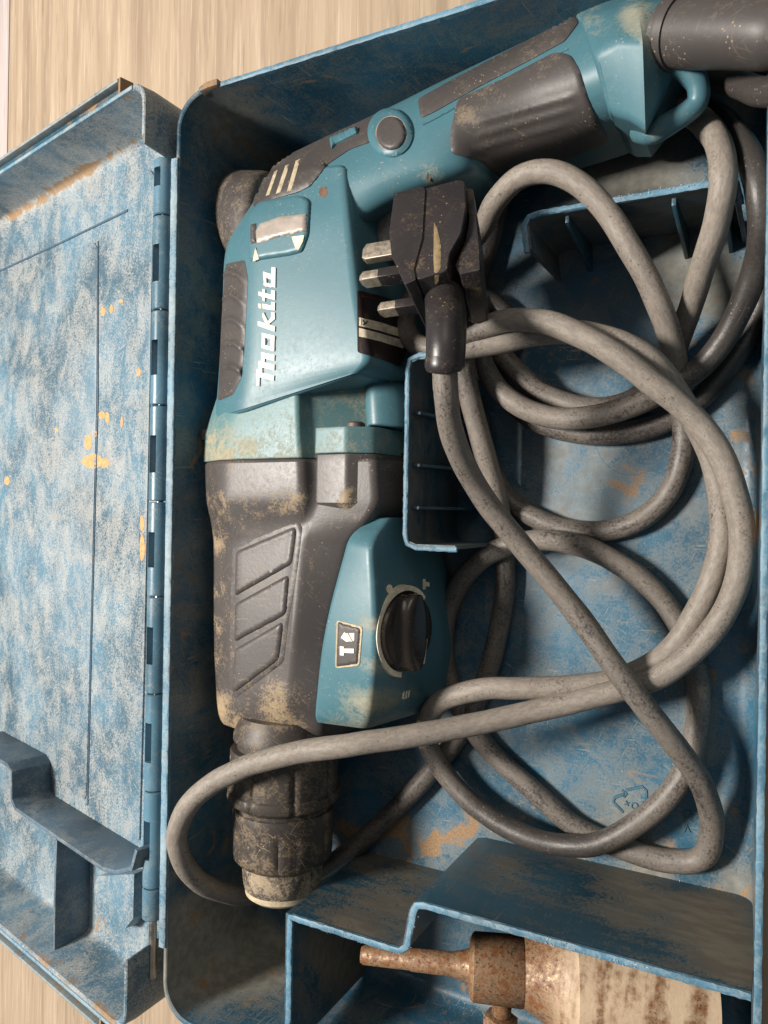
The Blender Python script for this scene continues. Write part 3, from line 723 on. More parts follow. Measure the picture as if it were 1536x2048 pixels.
# front housing / metal flange below the raised side panel
yA, yB = P(560, 770, 64).y, P(560, 917, 68).y
fr = rails_to_rows([drop([(432, 780, 54), (403, 868, 54), (400, 932, 54)], 8), [(432, 780, 54), (403, 868, 54), (400, 932, 54)], [(480, 770, 67), (446, 866, 68), (440, 932, 68)],
                    [(594, 760, 69), (598, 866, 69.5), (602, 915, 69.5)], [(612, 760, 64), (616, 866, 64), (620, 912, 64)], [(742, 760, 46), (746, 850, 47), (754, 905, 50)], [('w', P(742, 760, 62)+Vector((2, 0, -30))), ('w', P(752, 905, 62)+Vector((2, 0, -30)))], [('w', P(742, 760, 62)+Vector((4, 0, -54))), ('w', P(752, 905, 62)+Vector((4, 0, -54)))]],
                   [lerp(yA, yB, t) for t in (0, .3, .6, .85, 1)])
flange, B_F = mk('front_flange', loft(fr, [0, 7, 6, 2.5, 2.5, 3, 0, 0], 5, .6, smooth_rows=False), M_FLANGE, fn=blobs([(430, 900, 80, .8, 0), (700, 790, 110, .5, 0), (600, 920, 120, .3, 0)]))
# rounded side boss beside the flange
bs = []
for py, w, z in ((744, 4, 44), (752, 11, 50), (768, 17, 53), (800, 19, 54), (852, 19, 54)):
    c = P(752+(py-742)*.05, py, z); bs.append([c+Vector((-w*.55, 0, -30)), c+Vector((-w*.5, 0, -4)), c+Vector((-w*.1, 0, 0)), c+Vector((w*.45, 0, -8)), c+Vector((w*.6, 0, -36))])
mk('side_boss', loft(bs, [0, 6, 6, 6, 0], 4, 1), M_TEAL)
# gear housing
yC = P(560, 1500, 50).y
sh = [(400, 934, 54), (404, 1005, 54), (413, 1050, 52), (416, 1090, 52), (417, 1300, 52), (424, 1430, 50), (448, 1475, 45), (490, 1500, 42)]
cl = [(440, 933, 68.5), (440, 1000, 68.5), (455, 1050, 65), (464, 1085, 62), (464, 1300, 62), (468, 1420, 60), (490, 1468, 54), (520, 1494, 46)]
m1 = [(600, 912, 70), (604, 985, 70), (602, 1020, 67.5), (590, 1055, 64), (576, 1250, 64.5), (560, 1400, 62), (560, 1465, 55), (560, 1497, 46)]
m2 = [(628, 910, 64), (630, 1000, 64), (612, 1050, 64), (602, 1075, 65.5), (588, 1250, 65.5), (574, 1400, 62.5), (572, 1465, 55), (572, 1497, 46)]
cr = [(752, 905, 63), (756, 1010, 63), (720, 1060, 62), (700, 1085, 57), (660, 1250, 57), (645, 1400, 55), (645, 1465, 50), (645, 1490, 42)]
ys = [P(560, y, 66).y for y in (918, 960, 998, 1022, 1045, 1070, 1100, 1180, 1260, 1340, 1400, 1440, 1466, 1484, 1497)]
gr = rails_to_rows([drop(sh, 8), sh, cl, m1, m2, cr, drop(cr, 34, 3), drop(cr, 8, 5)], ys)
gear_fn = blobs([(450, 1475, 95, 1.1, 0), (560, 1480, 95, 1.1, 0), (430, 1320, 40, .8, 0), (432, 1010, 50, .6, 0), (560, 1395, 60, .6, 0), (428, 1250, 40, .9, 0), (428, 1400, 50, .9, 0), (428, 1180, 40, .8, 0), (428, 1080, 50, .9, 0), (500, 1040, 50, .5, 0), (590, 1005, 40, .8, 0), (700, 1010, 55, 1.0, 0), (520, 950, 130, .3, 0), (640, 1150, 60, .3, 0), (520, 1390, 60, .5, 0)])
gear, B_G = mk('gear_housing', loft(gr, [0, 10, 7, 3.5, 3, 4, 0, 0], 4, 2.0, smooth_rows=True), M_DARK, fn=gear_fn, sharp=60)
# lugs with the housing screw
lugf = lambda a, b, h: Vector((a, b, h))
def lug(name, x0, xm, x1, py0, py1, z, mat, fn):
    pm = (py0+py1)/2; A = P(x0, pm, z).x; Mx = P(xm, pm, z).x; Bx = P(x1, pm, z-7).x; Y0 = P(x0, py0, z).y; Y1 = P(x0, py1, z).y
    rr = []
    for k, y in enumerate((Y0, lerp(Y0, Y1, .5), lerp(Y0, Y1, .85), Y1)):
        dz = -3.5 if (k == 3 and mat is M_DARK) else 0
        rr.append([Vector((A, y, 20)), Vector((A, y, z-.8+dz)), Vector((Mx, y, z+.6+dz)), Vector((Bx, y, z-7+dz)), Vector((Bx+1.5, y, 20))])
    return mk(name, loft(rr, [0, 1.2, 1.6, 4, 0], 3, .5, smooth_rows=False), mat, fn=fn)
lug('screw_lug', 627, 692, 754, 855, 907, 66, M_FLANGE, lambda v: (.2, 0)); lug('screw_lug', 629, 693, 756, 908, 1022, 65.5, M_DARK, gear_fn)
for (x, y, z, r) in ((712, 850, 60, 3.9), (412, 864, 54, 2.4)):
    c = P(x, y, z); sc = lathe('screw', c, Vector((0, 1, 0)), [(-4, r), (.6, r), (1.2, r*.8), (1.2, r*.5), (.4, r*.45)], M_SCREW, drill, 24)
# vent slots on the flank: black patches, the shade of the recesses painted
for poly in ([(752, 868), (812, 872), (812, 888), (752, 884)], [(752, 903), (808, 906), (808, 916), (752, 912)]):
    patch('vent_slot_shade', poly, [B_F, B_G], .25, M_SLOT_SHADE, drill, 5)
# three raised grip cells on a low frame
patch('grip_frame', roundpoly([(466, 1096), (594, 1043), (606, 1052), (596, 1135), (578, 1240), (568, 1324), (470, 1397), (459, 1388), (462, 1200)], 8), [B_G], .7, M_DARK, drill, 5, 5, fn=lambda v: tuple(x+(.25 if k == 0 else 0) for k, x in enumerate(gear_fn(v))))
for poly in ([(474, 1103), (590, 1053), (597, 1060), (588, 1128), (472, 1193)], [(473, 1207), (577, 1150), (582, 1156), (576, 1228), (471, 1284)], [(472, 1298), (566, 1243), (570, 1250), (561, 1318), (470, 1386), (467, 1380)]):
    patch('grip_cell', roundpoly(poly, 9), [B_G], 1.9, M_DARK, drill, 5, 6, fn=gear_fn)
# teal gear cover
left = [(740, 1036, 57), (704, 1066, 64), (692, 1085, 66), (660, 1200, 67), (640, 1300, 66), (627, 1430, 62), (636, 1460, 57), (648, 1474, 52)]
crest = [(782, 1036, 56), (748, 1080, 68), (744, 1110, 70), (751, 1200, 70.5), (752, 1290, 70.5), (747, 1360, 69), (740, 1420, 65), (735, 1450, 60), (728, 1466, 54)]
foot = [(820, 1046, 34), (850, 1090, 27), (866, 1130, 22), (878, 1200, 20), (882, 1300, 20), (879, 1350, 20), (868, 1400, 20), (845, 1425, 20), (815, 1438, 22)]
ysc = [P(700, y, 66).y for y in (1034, 1050, 1066, 1085, 1110, 1160, 1220, 1290, 1350, 1400, 1430, 1452, 1468)]
cv = rails_to_rows([drop(left, 15), left, crest, foot, [('w', P(*p)+Vector((0, 0, -14))) for p in foot]], ysc)
cov_fn = blobs([(720, 1450, 75, .9, 0), (660, 1465, 60, .7, 0), (745, 1250, 26, .9, 0), (748, 1330, 30, .9, 0), (746, 1400, 40, 1.0, 0), (748, 1160, 20, .5, 0), (820, 1430, 50, .9, 0)])
cover, B_C = mk('gear_cover', loft(cv, [0, 2.2, 3.5, 4, 0], 5, 1.6), M_TEAL, fn=cov_fn, sharp=60)
# corner swelling at the lower end of the cover
KN = Vector((.975, 0, .22)).normalized(); KS = Vector((.22, 0, -.975)).normalized()
# mode knob on the steep flank of the cover
KC = onplane(809, 1262, P(755, 1265, 68), KN) 
KF = lambda a, b, h: KC + Vector((0, 1, 0))*a + KS*b + KN*h
knob = lathe('mode_knob', KC, KN, [(-3, 16.6), (1.6, 16.6), (2.6, 15.8), (3.0, 14)], M_KNOB, drill, 64)
gp = [[KF(a, b*math.sqrt(max(.05, 1-(a/16.9)**2)), h) for b, h in ((-16, 1.5), (-9, 3.6), (-6.5, 8), (6.5, 8), (9, 3.6), (16, 1.5))] for a in (-15.9, -13.5, -8, 0, 8, 13.5, 15.9)]
V, F = loft(gp, [0, 4, 2.5, 2.5, 4, 0], 4, .8); mesh('knob_grip', V, F, M_KNOB, knob, True)
prism('pointer', [(-15, 9.4), (-4, 7.6), (-4, 11.2)], KF, 2.2, 4.0, M_CREAM, knob, .3)
def knob_ring():
    V = []; F = []; n = 60
    for i in range(n+1):
        a = math.radians(lerp(-52, -188, 0) if False else lerp(46, -172, i/n)); wd = 1.15 if i < n else 1.15
        for r, h in ((17.2-.2, -2.5), (17.2, .8), (17.2+2.2, .8), (17.2+2.4, -2.5)):
            V.append(KF(r*math.cos(a), r*math.sin(a)*.96, h))
    for i in range(n):
        for k in range(4): F.append((i*4+k, i*4+(k+1) % 4, i*4+4+(k+1) % 4, i*4+4+k))
    F += [(0, 1, 2, 3), tuple(len(V)-4+i for i in range(4))]
    return mesh('dial_arc', V, F, M_CREAM, drill, True)
knob_ring()
def ell(cx, cy, rx, ry, n=20): return [(cx+rx*math.cos(2*math.pi*i/n), cy+ry*math.sin(2*math.pi*i/n)) for i in range(n)]
patch('rotation_dot', ell(778, 1178, 6, 9), [B_C], .35, M_CREAM, drill, 3)
patch('hammer_symbol', [[(845, 1158), (850, 1158), (850, 1179), (845, 1179)], [(849, 1163), (858, 1165), (858, 1173), (849, 1173)]], [B_C], .35, M_CREAM, drill, 3)
for i, q in enumerate(([(803, 1397), (804, 1387), (808, 1382), (807, 1398)], [(809, 1397), (811, 1382), (814, 1381), (812, 1397)], [(815, 1395), (816, 1381), (819, 1380), (817, 1393)])):
    patch('bit_symbol', q, [B_C], .35, M_CREAM, drill, 2.5)
o, B_B0 = patch('badge_rim', roundpoly([(674.5, 1240), (726.5, 1253.5), (720, 1331), (671.5, 1336)], 6), [B_C], .5, M_TANSTR, drill, 4, keep=True)
badge, B_B = patch('badge', roundpoly([(677, 1243), (724, 1256), (718, 1328), (674, 1333)], 4), [B_C], 1.0, M_RUB, drill, 4, 3, keep=True)
patch('hammer_symbol', [[(681, 1292), (689, 1293), (689, 1311), (681, 1310)], [(688, 1297), (709, 1297), (709, 1306), (688, 1305)]], [B_B], .5, M_WHITE, badge, 3)
for q in ([(683, 1275), (690, 1264), (695, 1268), (703, 1282), (694, 1283)], [(693, 1266), (697, 1266), (706, 1283), (703, 1283)], [(699, 1266), (710, 1266), (710, 1281), (707, 1282)]):
    patch('bit_symbol', q, [B_B], .5, M_WHITE, badge, 3)
# chuck
CC = P(569, 1500, 42); cyy = lambda py: P(569, py, 66).y
px2mm = 52/225.
def chuck(name, segs, mat, **kw):
    return lathe(name, Vector((CC.x, 0, CC.z)), Vector((0, -1, 0)), [(-cyy(y), r*px2mm) for y, r in segs], mat, drill, 96, **kw)
chuck('chuck_neck', [(1462, 90), (1500, 104), (1512, 104), (1515, 96), (1540, 96)], M_CHUCK)
def ribs1(s, a, r):
    d = math.degrees(a) % 45
    return -1.1 if (d < 2.2 and 114 < s < 137 and r > 24) else 0
chuck('chuck_collar', [(1530, 96), (1532, 108), (1536, 110)] + [(1536+i*6, 110) for i in range(1, 14)] + [(1616, 110), (1620, 114), (1634, 115), (1640, 113), (1646, 104), (1652, 98), (1668, 98)], M_CHUCK, mod=ribs1)
def ribs2(s, a, r):
    d = math.degrees(a) % 20
    return -.8*math.exp(-((d-10)/1.6)**2) if (r > 22.2 and r*0+s > 147 and s < 166) else 0
chuck('chuck_sleeve', [(1664, 92), (1658, 99), (1660, 102), (1668, 103)] + [(1672+i*8, 103-.15*i) for i in range(11)] + [(1764, 100), (1772, 93), (1778, 84)], M_CHUCK, mod=ribs2)
chuck('chuck_nose', [(1764, 84), (1776, 83), (1800, 82), (1824, 79), (1832, 77), (1834, 73)], M_NOSE)
chuck('chuck_lip', [(1828, 70), (1834, 76), (1844, 75), (1852, 66), (1858, 50)], M_TANSTR)
# handle shell
hp = [((520, 395, 44), (545, 400, 62), (640, 420, 70), (705, 470, 67), (718, 520, 40)), ((546, 328, 44), (575, 337, 60), (650, 365, 69.5), (720, 440, 66), (742, 480, 38)),
      ((652, 268, 44), (675, 292, 60), (730, 335, 69), (800, 392, 63), (820, 420, 40)), ((785, 203, 44), (802, 232, 58), (845, 282, 66), (925, 340, 60), (968, 366, 38)),
      ((880, 155, 42), (900, 186, 57), (930, 240, 63), (972, 310, 53), (1000, 350, 30)), ((1000, 97, 42), (1016, 130, 56), (1045, 190, 62), (1085, 275, 51), (1110, 320, 28)),
      ((1115, 42, 44), (1135, 75, 58), (1162, 150, 65), (1198, 238, 54), (1216, 282, 30)), ((1180, 12, 46), (1200, 45, 60), (1225, 120, 67), (1250, 220, 56), (1255, 262, 32))]
rows = []
for r in hp:
    w = [P(*q) for q in r]; rows.append(w + [Vector((w[4].x, w[4].y, 14)), Vector((w[0].x, w[0].y, 14))])
handle, B_N = mk('handle', loft(rows, [8, 8, 14, 9, 6, 0, 0], 6, 2), M_TEAL, fn=blobs([(860, 350, 50, .8, 0), (1180, 120, 60, .2, 0)]), sharp=60)
targ = [B_H, B_N]
rub_fn = blobs([(930, 235, 40, .7, 0), (980, 190, 50, .35, 0), (1080, 120, 80, .3, 0), (470, 420, 60, .3, 0)])
o, B_R = patch('rear_grip', roundpoly([(508, 402), (530, 352), (556, 322), (655, 274), (748, 232), (790, 225), (750, 262), (742, 285), (700, 300), (655, 330), (622, 372), (600, 384), (545, 400), (508, 418)], 8), targ, 1.2, M_RUB, drill, 6, 8, fn=rub_fn, keep=True)
for q in ([(532, 392), (539, 390), (556, 340), (549, 344)], [(552, 388), (561, 385), (580, 328), (571, 332)], [(574, 384), (583, 381), (601, 318), (592, 322)]):
    patch('grip_groove', q, [B_R], .45, M_TANSTR, drill, 4, 3)
patch('rear_grip', roundpoly([(836, 200), (900, 164), (1000, 111), (1080, 70), (1148, 32), (1158, 46), (1130, 84), (1060, 122), (960, 174), (868, 226), (842, 238)], 7), targ, 1.2, M_RUB, drill, 6, 7, fn=rub_fn, label='dark rubber strip along the back of the handle')
patch('grip_inlay', roundpoly([(660, 280), (716, 256), (716, 268), (672, 290), (664, 300)], 3), [B_R, B_N], 2.0, M_TEAL, drill, 4, 4)
def grip_rel(x, y):
    h = 0
    for k in range(3):
        d = (y - (292 - (x-960)*.28 - 24*k)); h += .7*math.exp(-(d/5)**2)*sstep(940, 975, x)*(1-sstep(1100+20*k, 1165, x))
    return h
patch('front_grip', roundpoly([(916, 200), (1010, 158), (1110, 106), (1140, 110), (1160, 140), (1178, 200), (1204, 252), (1218, 282), (1112, 326), (1004, 358), (962, 322), (902, 308), (900, 270)], 12), targ, 1.3, M_RUB, drill, 6, 10, relief=grip_rel, fn=rub_fn, label='dark rubber pad on the inner side of the handle')
patch('parting_line', [(846, 249), (960, 189), (1060, 135), (1135, 98), (1136, 101), (1061, 138), (961, 192), (847, 252)], targ, .5, M_TEAL, drill, 4)
# lock button
br, B_BR = patch('button_ring', ell(782, 268, 45, 48, 40), targ, 2.4, M_TEAL, drill, 4, 16, keep=True)
patch('lock_button', ell(783, 268, 29, 33, 36), [B_BR], 1.2, M_RUB, drill, 4, 7)
rg = patch('button_gap', ell(783, 268, 32, 36, 36), [B_BR], .12, M_PALE, drill, 4)
# speed dial window near the rear
o, B_D = patch('dial_frame', roundpoly([(498, 432), (520, 405), (600, 392), (622, 402), (619, 470), (606, 505), (580, 512), (500, 524)], 8), targ, 1.6, M_TEAL, drill, 4, 8, keep=True)
patch('speed_dial', roundpoly([(520, 448), (560, 434), (612, 428), (614, 462), (560, 474), (514, 488), (512, 462)], 3), [B_D], .7, M_PALE, drill, 4, 3)
patch('dial_stop', [(502, 450), (513, 447), (514, 486), (502, 488)], [B_D], .9, M_RUB, drill, 4, 2)
patch('direction_mark', [(506, 522), (512, 495), (519, 518)], [B_D], .4, M_CREAM, drill, 4)
patch('direction_mark', [(584, 474), (609, 471), (606, 484), (597, 501), (592, 498)], [B_D], .4, M_CREAM, drill, 4)
# ridged rubber pad at the left edge of the motor housing
def ridge(x, y):
    h = 0
    for k in range(5):
        cy = 545+47*k+(x-465)*(x-465)*.03
        h += 1.3*math.exp(-((y-cy)/6)**2)*(1-sstep(14, 24, abs(x-468)))
    return h
patch('ridged_pad', roundpoly([(452, 528), (490, 520), (497, 560), (490, 690), (484, 755), (466, 790), (437, 802), (444, 640)], 6), [B_H], .7, M_RUB, drill, 4, 5, relief=ridge, fn=rub_fn)
# rear bumper
rb = []
for py, xl, zl in ((338, 466, 34), (346, 450, 42), (362, 437, 47), (392, 428, 50), (432, 426, 51), (466, 433, 51), (486, 440, 50), (506, 447, 46)):
    a, b_, c_ = P(xl, py, zl), P(xl+26, py+1, zl+9), P(xl+70, py+2, zl+11)
    rb.append([Vector((a.x, a.y, 10)), a, b_, c_, Vector((c_.x+6, c_.y, 10))])
mk('rear_bumper', loft(rb, [0, 5, 6, 5, 0], 5, 2), M_RUB, fn=lambda v: (.35, 0))
# maker's lettering, raised white letters reading up the housing
G = lambda *pts: [(500.5+x/7.87, 520+y/7.87) for x, y in pts]
letters = [
 [G((118, 1722), (168, 1722), (160, 1985), (108, 1985)), G((118, 1722), (205, 1722), (205, 1850), (130, 1850)), G((165, 1768), (392, 1822), (386, 1902), (180, 1852)), G((150, 1590), (205, 1600), (205, 1850), (150, 1850)), G((150, 1592), (400, 1650), (394, 1738), (190, 1690)), G((188, 1450), (246, 1462), (240, 1690), (188, 1650)), G((188, 1452), (400, 1500), (394, 1590), (220, 1548))],
 [G((198, 1158), (246, 1168), (246, 1402), (198, 1388)), G((200, 1332), (390, 1380), (384, 1440), (200, 1392)), G((198, 1152), (400, 1198), (398, 1262), (198, 1216)), G((332, 1190), (400, 1205), (392, 1438), (335, 1424))],
 [G((132, 972), (152, 970), (406, 1050), (400, 1132), (136, 1040)), G((205, 850), (222, 826), (312, 1010), (262, 1018), (206, 900)), G((262, 1016), (345, 905), (345, 826), (400, 830), (405, 935), (300, 1024))],
 [G((142, 688), (190, 700), (190, 774), (145, 760)), G((205, 692), (346, 724), (346, 664), (404, 672), (400, 802), (206, 772))],
 [G((206, 458), (250, 470), (246, 662), (206, 645)), G((146, 502), (346, 552), (346, 622), (146, 566)), G((345, 480), (405, 490), (404, 640), (345, 622))],
 [G((218, 190), (262, 202), (270, 432), (232, 402)), G((226, 352), (348, 388), (346, 440), (230, 408)), G((220, 190), (362, 236), (360, 320), (220, 268)), G((350, 118), (415, 130), (409, 440), (345, 432))]]
for q in letters:
    patch('letter', q, [B_H], .8, M_WHITE, drill, 3)
# rating plate on the dark flank
plate, B_P = patch('rating_plate', roundpoly([(714, 581), (760, 592), (800, 606), (812, 700), (800, 734), (760, 718), (716, 705)], 5), [B_H], .45, M_LABEL, drill, 4, keep=True)
patch('printed_band', [(718, 635), (760, 645), (806, 660), (806, 676), (760, 662), (718, 652)], [B_P], .25, M_CREAM, plate, 4)
patch('printed_band', [(718, 656), (760, 667), (806, 681), (806, 697), (760, 683), (718, 673)], [B_P], .25, M_CREAM, plate, 4)
patch('printed_text', [[(723, 590), (748, 596), (748, 600), (723, 595)]], [B_P], .3, M_RED, plate, 4)
o, B_BAND = patch('printed_band', [(718, 635), (722, 636), (722, 652), (718, 652)], [B_P], .25, M_CREAM, plate, 3, keep=True)
patch('printed_letter', [[(724, 640), (726, 640), (731, 648), (729, 649)], [(733, 642), (735, 642), (731, 649), (728, 649)], [(729, 646), (731, 647), (726, 651), (724, 650)]], [B_P], .45, M_BLACKPR, plate, 2)
# trigger in the throat of the handle
tg = [[P(x, y, z) for x, y, z in ((a, b, 20), (a, b, 50), (a+30, b+5, 52), (a+60, b+10, 44), (a+60, b+10, 18))] for a, b in ((752, 500), (742, 470), (748, 440), (766, 412), (790, 392))]
mk('trigger', loft(tg, [0, 6, 6, 6, 0], 4, 2), M_TRIG)
# scuffs: chipped brown marks on the teal shell
M_SCUFF = plain('scuff_brown', (.16, .09, .06, 1), .8)
patch('chip', ell(647, 384, 9, 11, 12), targ, .12, M_SCUFF, drill, 4); patch('chip', ell(858, 352, 4, 11, 10), targ, .12, M_SCUFF, drill, 4)
# handle end cap with faceted skirt
ep = [((1146, 22, 46), (1165, 45, 60), (1185, 110, 69), (1218, 228, 60), (1226, 262, 32)), ((1200, 0, 48), (1218, 24, 62), (1235, 80, 72), (1258, 240, 64), (1258, 276, 32)), ((1262, -20, 50), (1275, 10, 64), (1285, 80, 74), (1291, 262, 66), (1290, 280, 30)),
      ((1318, -24, 50), (1325, 10, 62), (1330, 80, 66), (1330, 190, 56), (1322, 240, 30)), ((1350, -20, 50), (1356, 8, 62), (1360, 60, 64), (1362, 122, 56), (1352, 165, 32))]
rows = []
for r in ep:
    w = [P(*q) for q in r]; rows.append(w + [Vector((w[4].x, w[4].y, 14)), Vector((w[0].x, w[0].y, 14))])
cap_fn = blobs([(1275, 40, 60, 1.2, 0), (1300, 90, 30, .8, 0), (1180, 30, 50, .6, 0), (1295, 270, 40, .6, 0), (1340, 100, 40, .8, 0)])
endc, B_E = mk('handle_end', loft(rows, [5, 5, 3, 3, 4, 0, 0], 5, 1.5, smooth_rows=False), M_TEAL, fn=cap_fn, sharp=28)
def tube(name, pts, rad, mat, parent, n=16, sub=8, fn=None, cap=True, ret=False, label=None, wob=0.0):
    """pts mm; rad: number or list per point"""
    R = rad if isinstance(rad, list) else [rad]*len(pts)
    L = []; RR = []; idx = []
    m = len(pts)
    for i in range(m-1):
        a, b, c, d = pts[max(i-1, 0)], pts[i], pts[i+1], pts[min(i+2, m-1)]
        k = max(2, int((c-b).length/2.2)) if sub is None else sub
        for s in range(k):
            L.append(catmull(a, b, c, d, s/k)); RR.append(lerp(R[i], R[i+1], s/k)); idx.append(i+s/k)
    L.append(pts[-1]); RR.append(R[-1]); idx.append(m-1)
    V = []; F = []; up = None
    for i, p in enumerate(L):
        t = (L[min(i+1, len(L)-1)]-L[max(i-1, 0)]).normalized()
        if up is None: up = t.orthogonal().normalized()
        up = (up - t*up.dot(t)).normalized(); s = t.cross(up)
        for j in range(n):
            a = 2*math.pi*j/n; V.append(p + (up*math.cos(a)+s*math.sin(a))*RR[i]*(1+wob*mnoise.noise(Vector((p.x*.09+a*.3, p.y*.09, p.z*.09)))))
    for i in range(len(L)-1):
        for j in range(n): F.append((i*n+j, i*n+(j+1) % n, (i+1)*n+(j+1) % n, (i+1)*n+j))
    F.append(tuple(range(n))[::-1]); q = (len(L)-1)*n; F.append(tuple(range(q, q+n)))
    if ret: return V, F, idx, n
    return mesh(name, V, F, mat, parent, True, label, None, fn)
lp = [P(1352, 118, 58), P(1376, 140, 56), P(1396, 172, 54), P(1392, 208, 52), P(1350, 240, 52), P(1306, 264, 50), P(1282, 262, 44)]
tube('lanyard_loop', lp, [5.5, 4.6, 3.9, 3.8, 4.0, 4.3, 4.5], M_TEAL, drill, 12, 6, fn=cap_fn)
tube('cord_guard', [P(1338, 66, 62), P(1375, 66, 65), P(1430, 66, 69), P(1490, 67, 73), P(1545, 70, 76), P(1600, 76, 76)], [11.4, 11.0, 10.8, 10.4, 10, 8], M_RUB, drill, 40, 8)
tube('guard_collar', [P(1350, 66, 63), P(1364, 66, 64)], [12.2, 12.0], M_RUB, drill, 40, 3)

# ------------------------------------------------------------------ power cord with its plug
cord = thing('power_cord', 'coiled dusty black rubber power cord ending in a three pin plug', 'power cord', (70, -20, 0))
runs = [
 # from the plug down across the coil, round the bottom loop, the small ring and back up the twisted pair
 [(890, 724, 88, .5), (892, 790, 85, .55), (908, 880, 74, .6), (960, 985, 56, .55), (1045, 1095, 44, .55), (1150, 1222, 38, .5), (1250, 1362, 36, .42), (1340, 1478, 30, .38), (1398, 1560, 22, .4), (1424, 1640, 12, .45), (1408, 1712, 6, .5), (1340, 1722, 5, .5), (1250, 1698, 5, .4), (1150, 1652, 5, .4), (1060, 1575, 5, .4), (975, 1495, 5, .45), (915, 1405, 5, .4), (888, 1300, 6, .4), (905, 1195, 8, .5), (975, 1110, 13, .6), (1090, 1080, 15, .7), (1210, 1112, 10, .6), (1320, 1195, 6, .45), (1385, 1310, 5, .4), (1396, 1430, 6, .5), (1368, 1545, 12, .55), (1290, 1635, 14, .45), (1180, 1690, 15, -.1), (1060, 1675, 14, -.1), (950, 1612, 12, 0), (878, 1530, 12, .5), (852, 1462, 18, .5), (880, 1405, 30, .8), (970, 1378, 34, .9), (1090, 1376, 30, .9), (1220, 1362, 25, .8), (1330, 1310, 22, .8), (1406, 1200, 22, .8), (1444, 1072, 23, .9), (1428, 930, 26, .9), (1366, 806, 31, .9), (1290, 712, 42, .9), (1180, 668, 44, .9), (1075, 668, 44, .8), (985, 688, 46, .8), (905, 696, 48, .7), (840, 692, 46, .7), (812, 655, 42, .6), (825, 600, 36, .3), (880, 540, 30, .2), (955, 470, 30, .4), (990, 405, 38, .8), (1040, 355, 44, .9), (1110, 345, 46, .9), (1190, 395, 44, .9), (1262, 500, 40, .8), (1318, 610, 32, .8), (1350, 715, 20, .5), (1358, 800, 10, .35), (1368, 890, 6, .3), (1338, 985, 5, .4), (1260, 1050, 5, .5), (1160, 1062, 5, .4), (1075, 1038, 5, .3), (1010, 990, 5, .3), (970, 900, 5, .3), (950, 800, 5, .2)],
 # the strand over the chuck: from the upright run under the chuck nose, over the collar and into the twisted pair
 [(925, 700, 40, .4), (935, 775, 34, .4), (962, 880, 27, .7), (992, 990, 18, .7), (1008, 1080, 7, .5), (1010, 1170, 5, .35), (998, 1260, 5, .4), (968, 1370, 5, .4), (925, 1460, 5, .3), (860, 1545, 5, .35), (780, 1630, 6, .3), (700, 1700, 8, .2), (620, 1752, 9, .1), (540, 1785, 14, .3), (472, 1790, 40, .6), (405, 1768, 62, .7), (362, 1718, 76, .8), (356, 1655, 80, .9), (395, 1590, 80, .9), (480, 1538, 77, .9), (590, 1506, 74, .9), (700, 1490, 70, .9), (820, 1472, 60, .9), (960, 1446, 46, .9), (1100, 1415, 34, .9), (1230, 1382, 29, .8), (1340, 1340, 26, .8), (1440, 1240, 27, .8), (1484, 1110, 31, .9), (1462, 960, 36, .9), (1400, 850, 40, .9), (1310, 770, 46, .9), (1215, 700, 51, .95), (1110, 650, 53, .9), (1020, 640, 52, .9), (950, 662, 50, .6), (895, 680, 50, .3), (880, 640, 40, .2)],
 # from the cord guard, doubling back under the handle end, then the outer loops lying on the tray floor
 [(1590, 76, 76, -.2), (1625, 110, 80, -.2), (1600, 160, 80, -.2), (1535, 184, 66, -.2), (1455, 160, 40, -.2), (1392, 140, 20, -.1), (1352, 165, 14, 0), (1362, 215, 16, .3), (1400, 238, 34, .8), (1438, 290, 46, 1.0), (1446, 360, 54, 1.0), (1432, 450, 46, 1.1), (1402, 545, 32, .9), (1372, 640, 18, .6), (1330, 735, 9, .3), (1260, 802, 9, .4), (1170, 815, 9, .4), (1085, 785, 10, .5), (1020, 730, 13, .4), (965, 660, 12, .2), (950, 580, 8, 0), (985, 470, 6, 0), (1025, 330, 6, -.2), (1120, 255, 6, -.2), (1270, 215, 6, -.2), (1400, 215, 14, -.2), (1470, 270, 34, -.2), (1510, 345, 48, -.1), (1524, 440, 46, -.1), (1512, 530, 34, -.1), (1470, 640, 24, -.2), (1405, 730, 18, 0), (1310, 790, 19, .4), (1210, 828, 20, .6), (1110, 836, 20, .7), (1020, 800, 21, .7), (972, 740, 22, .4), (955, 670, 20, .2), (970, 600, 10, 0), (1030, 660, 5, 0), (1000, 760, 5, 0), (1060, 836, 5, .2), (1160, 866, 5, .4), (1270, 862, 5, .3), (1370, 822, 5, .1), (1450, 740, 5, -.2), (1515, 630, 6, -.2), (1535, 520, 8, -.2)],
]
CVx = []; CF = []; CD = []; CT = []
for r in runs:
    V, F, idx, n = tube('', [P(x, y, z) for x, y, z, d in r], 4.7, None, None, 18, None, ret=True, wob=.07)
    ln = 0; nr = len(V)//n; cen = [sum(V[q*n:(q+1)*n], Vector())/n for q in range(nr)]
    for q in range(nr):
        if q: ln += (cen[q]-cen[q-1]).length
        for j in range(n): CT += [(ln+len(CVx))*MM, math.cos(2*math.pi*j/n)*4.65*MM, math.sin(2*math.pi*j/n)*4.65*MM]
    o = len(CVx); CVx += V; CF += [tuple(q+o for q in f) for f in F]
    for i in idx:
        k = min(int(i), len(r)-2); CD += [lerp(r[k][3], r[k+1][3], i-k)]*n
me_cable = mesh('cable', CVx, CF, M_CABLE, cord, True)
a = me_cable.data.attributes.new('dust', 'FLOAT', 'POINT'); a.data.foreach_set('value', [d*1.0 for d in CD])
a = me_cable.data.attributes.new('tubeco', 'FLOAT_VECTOR', 'POINT'); a.data.foreach_set('vector', CT)
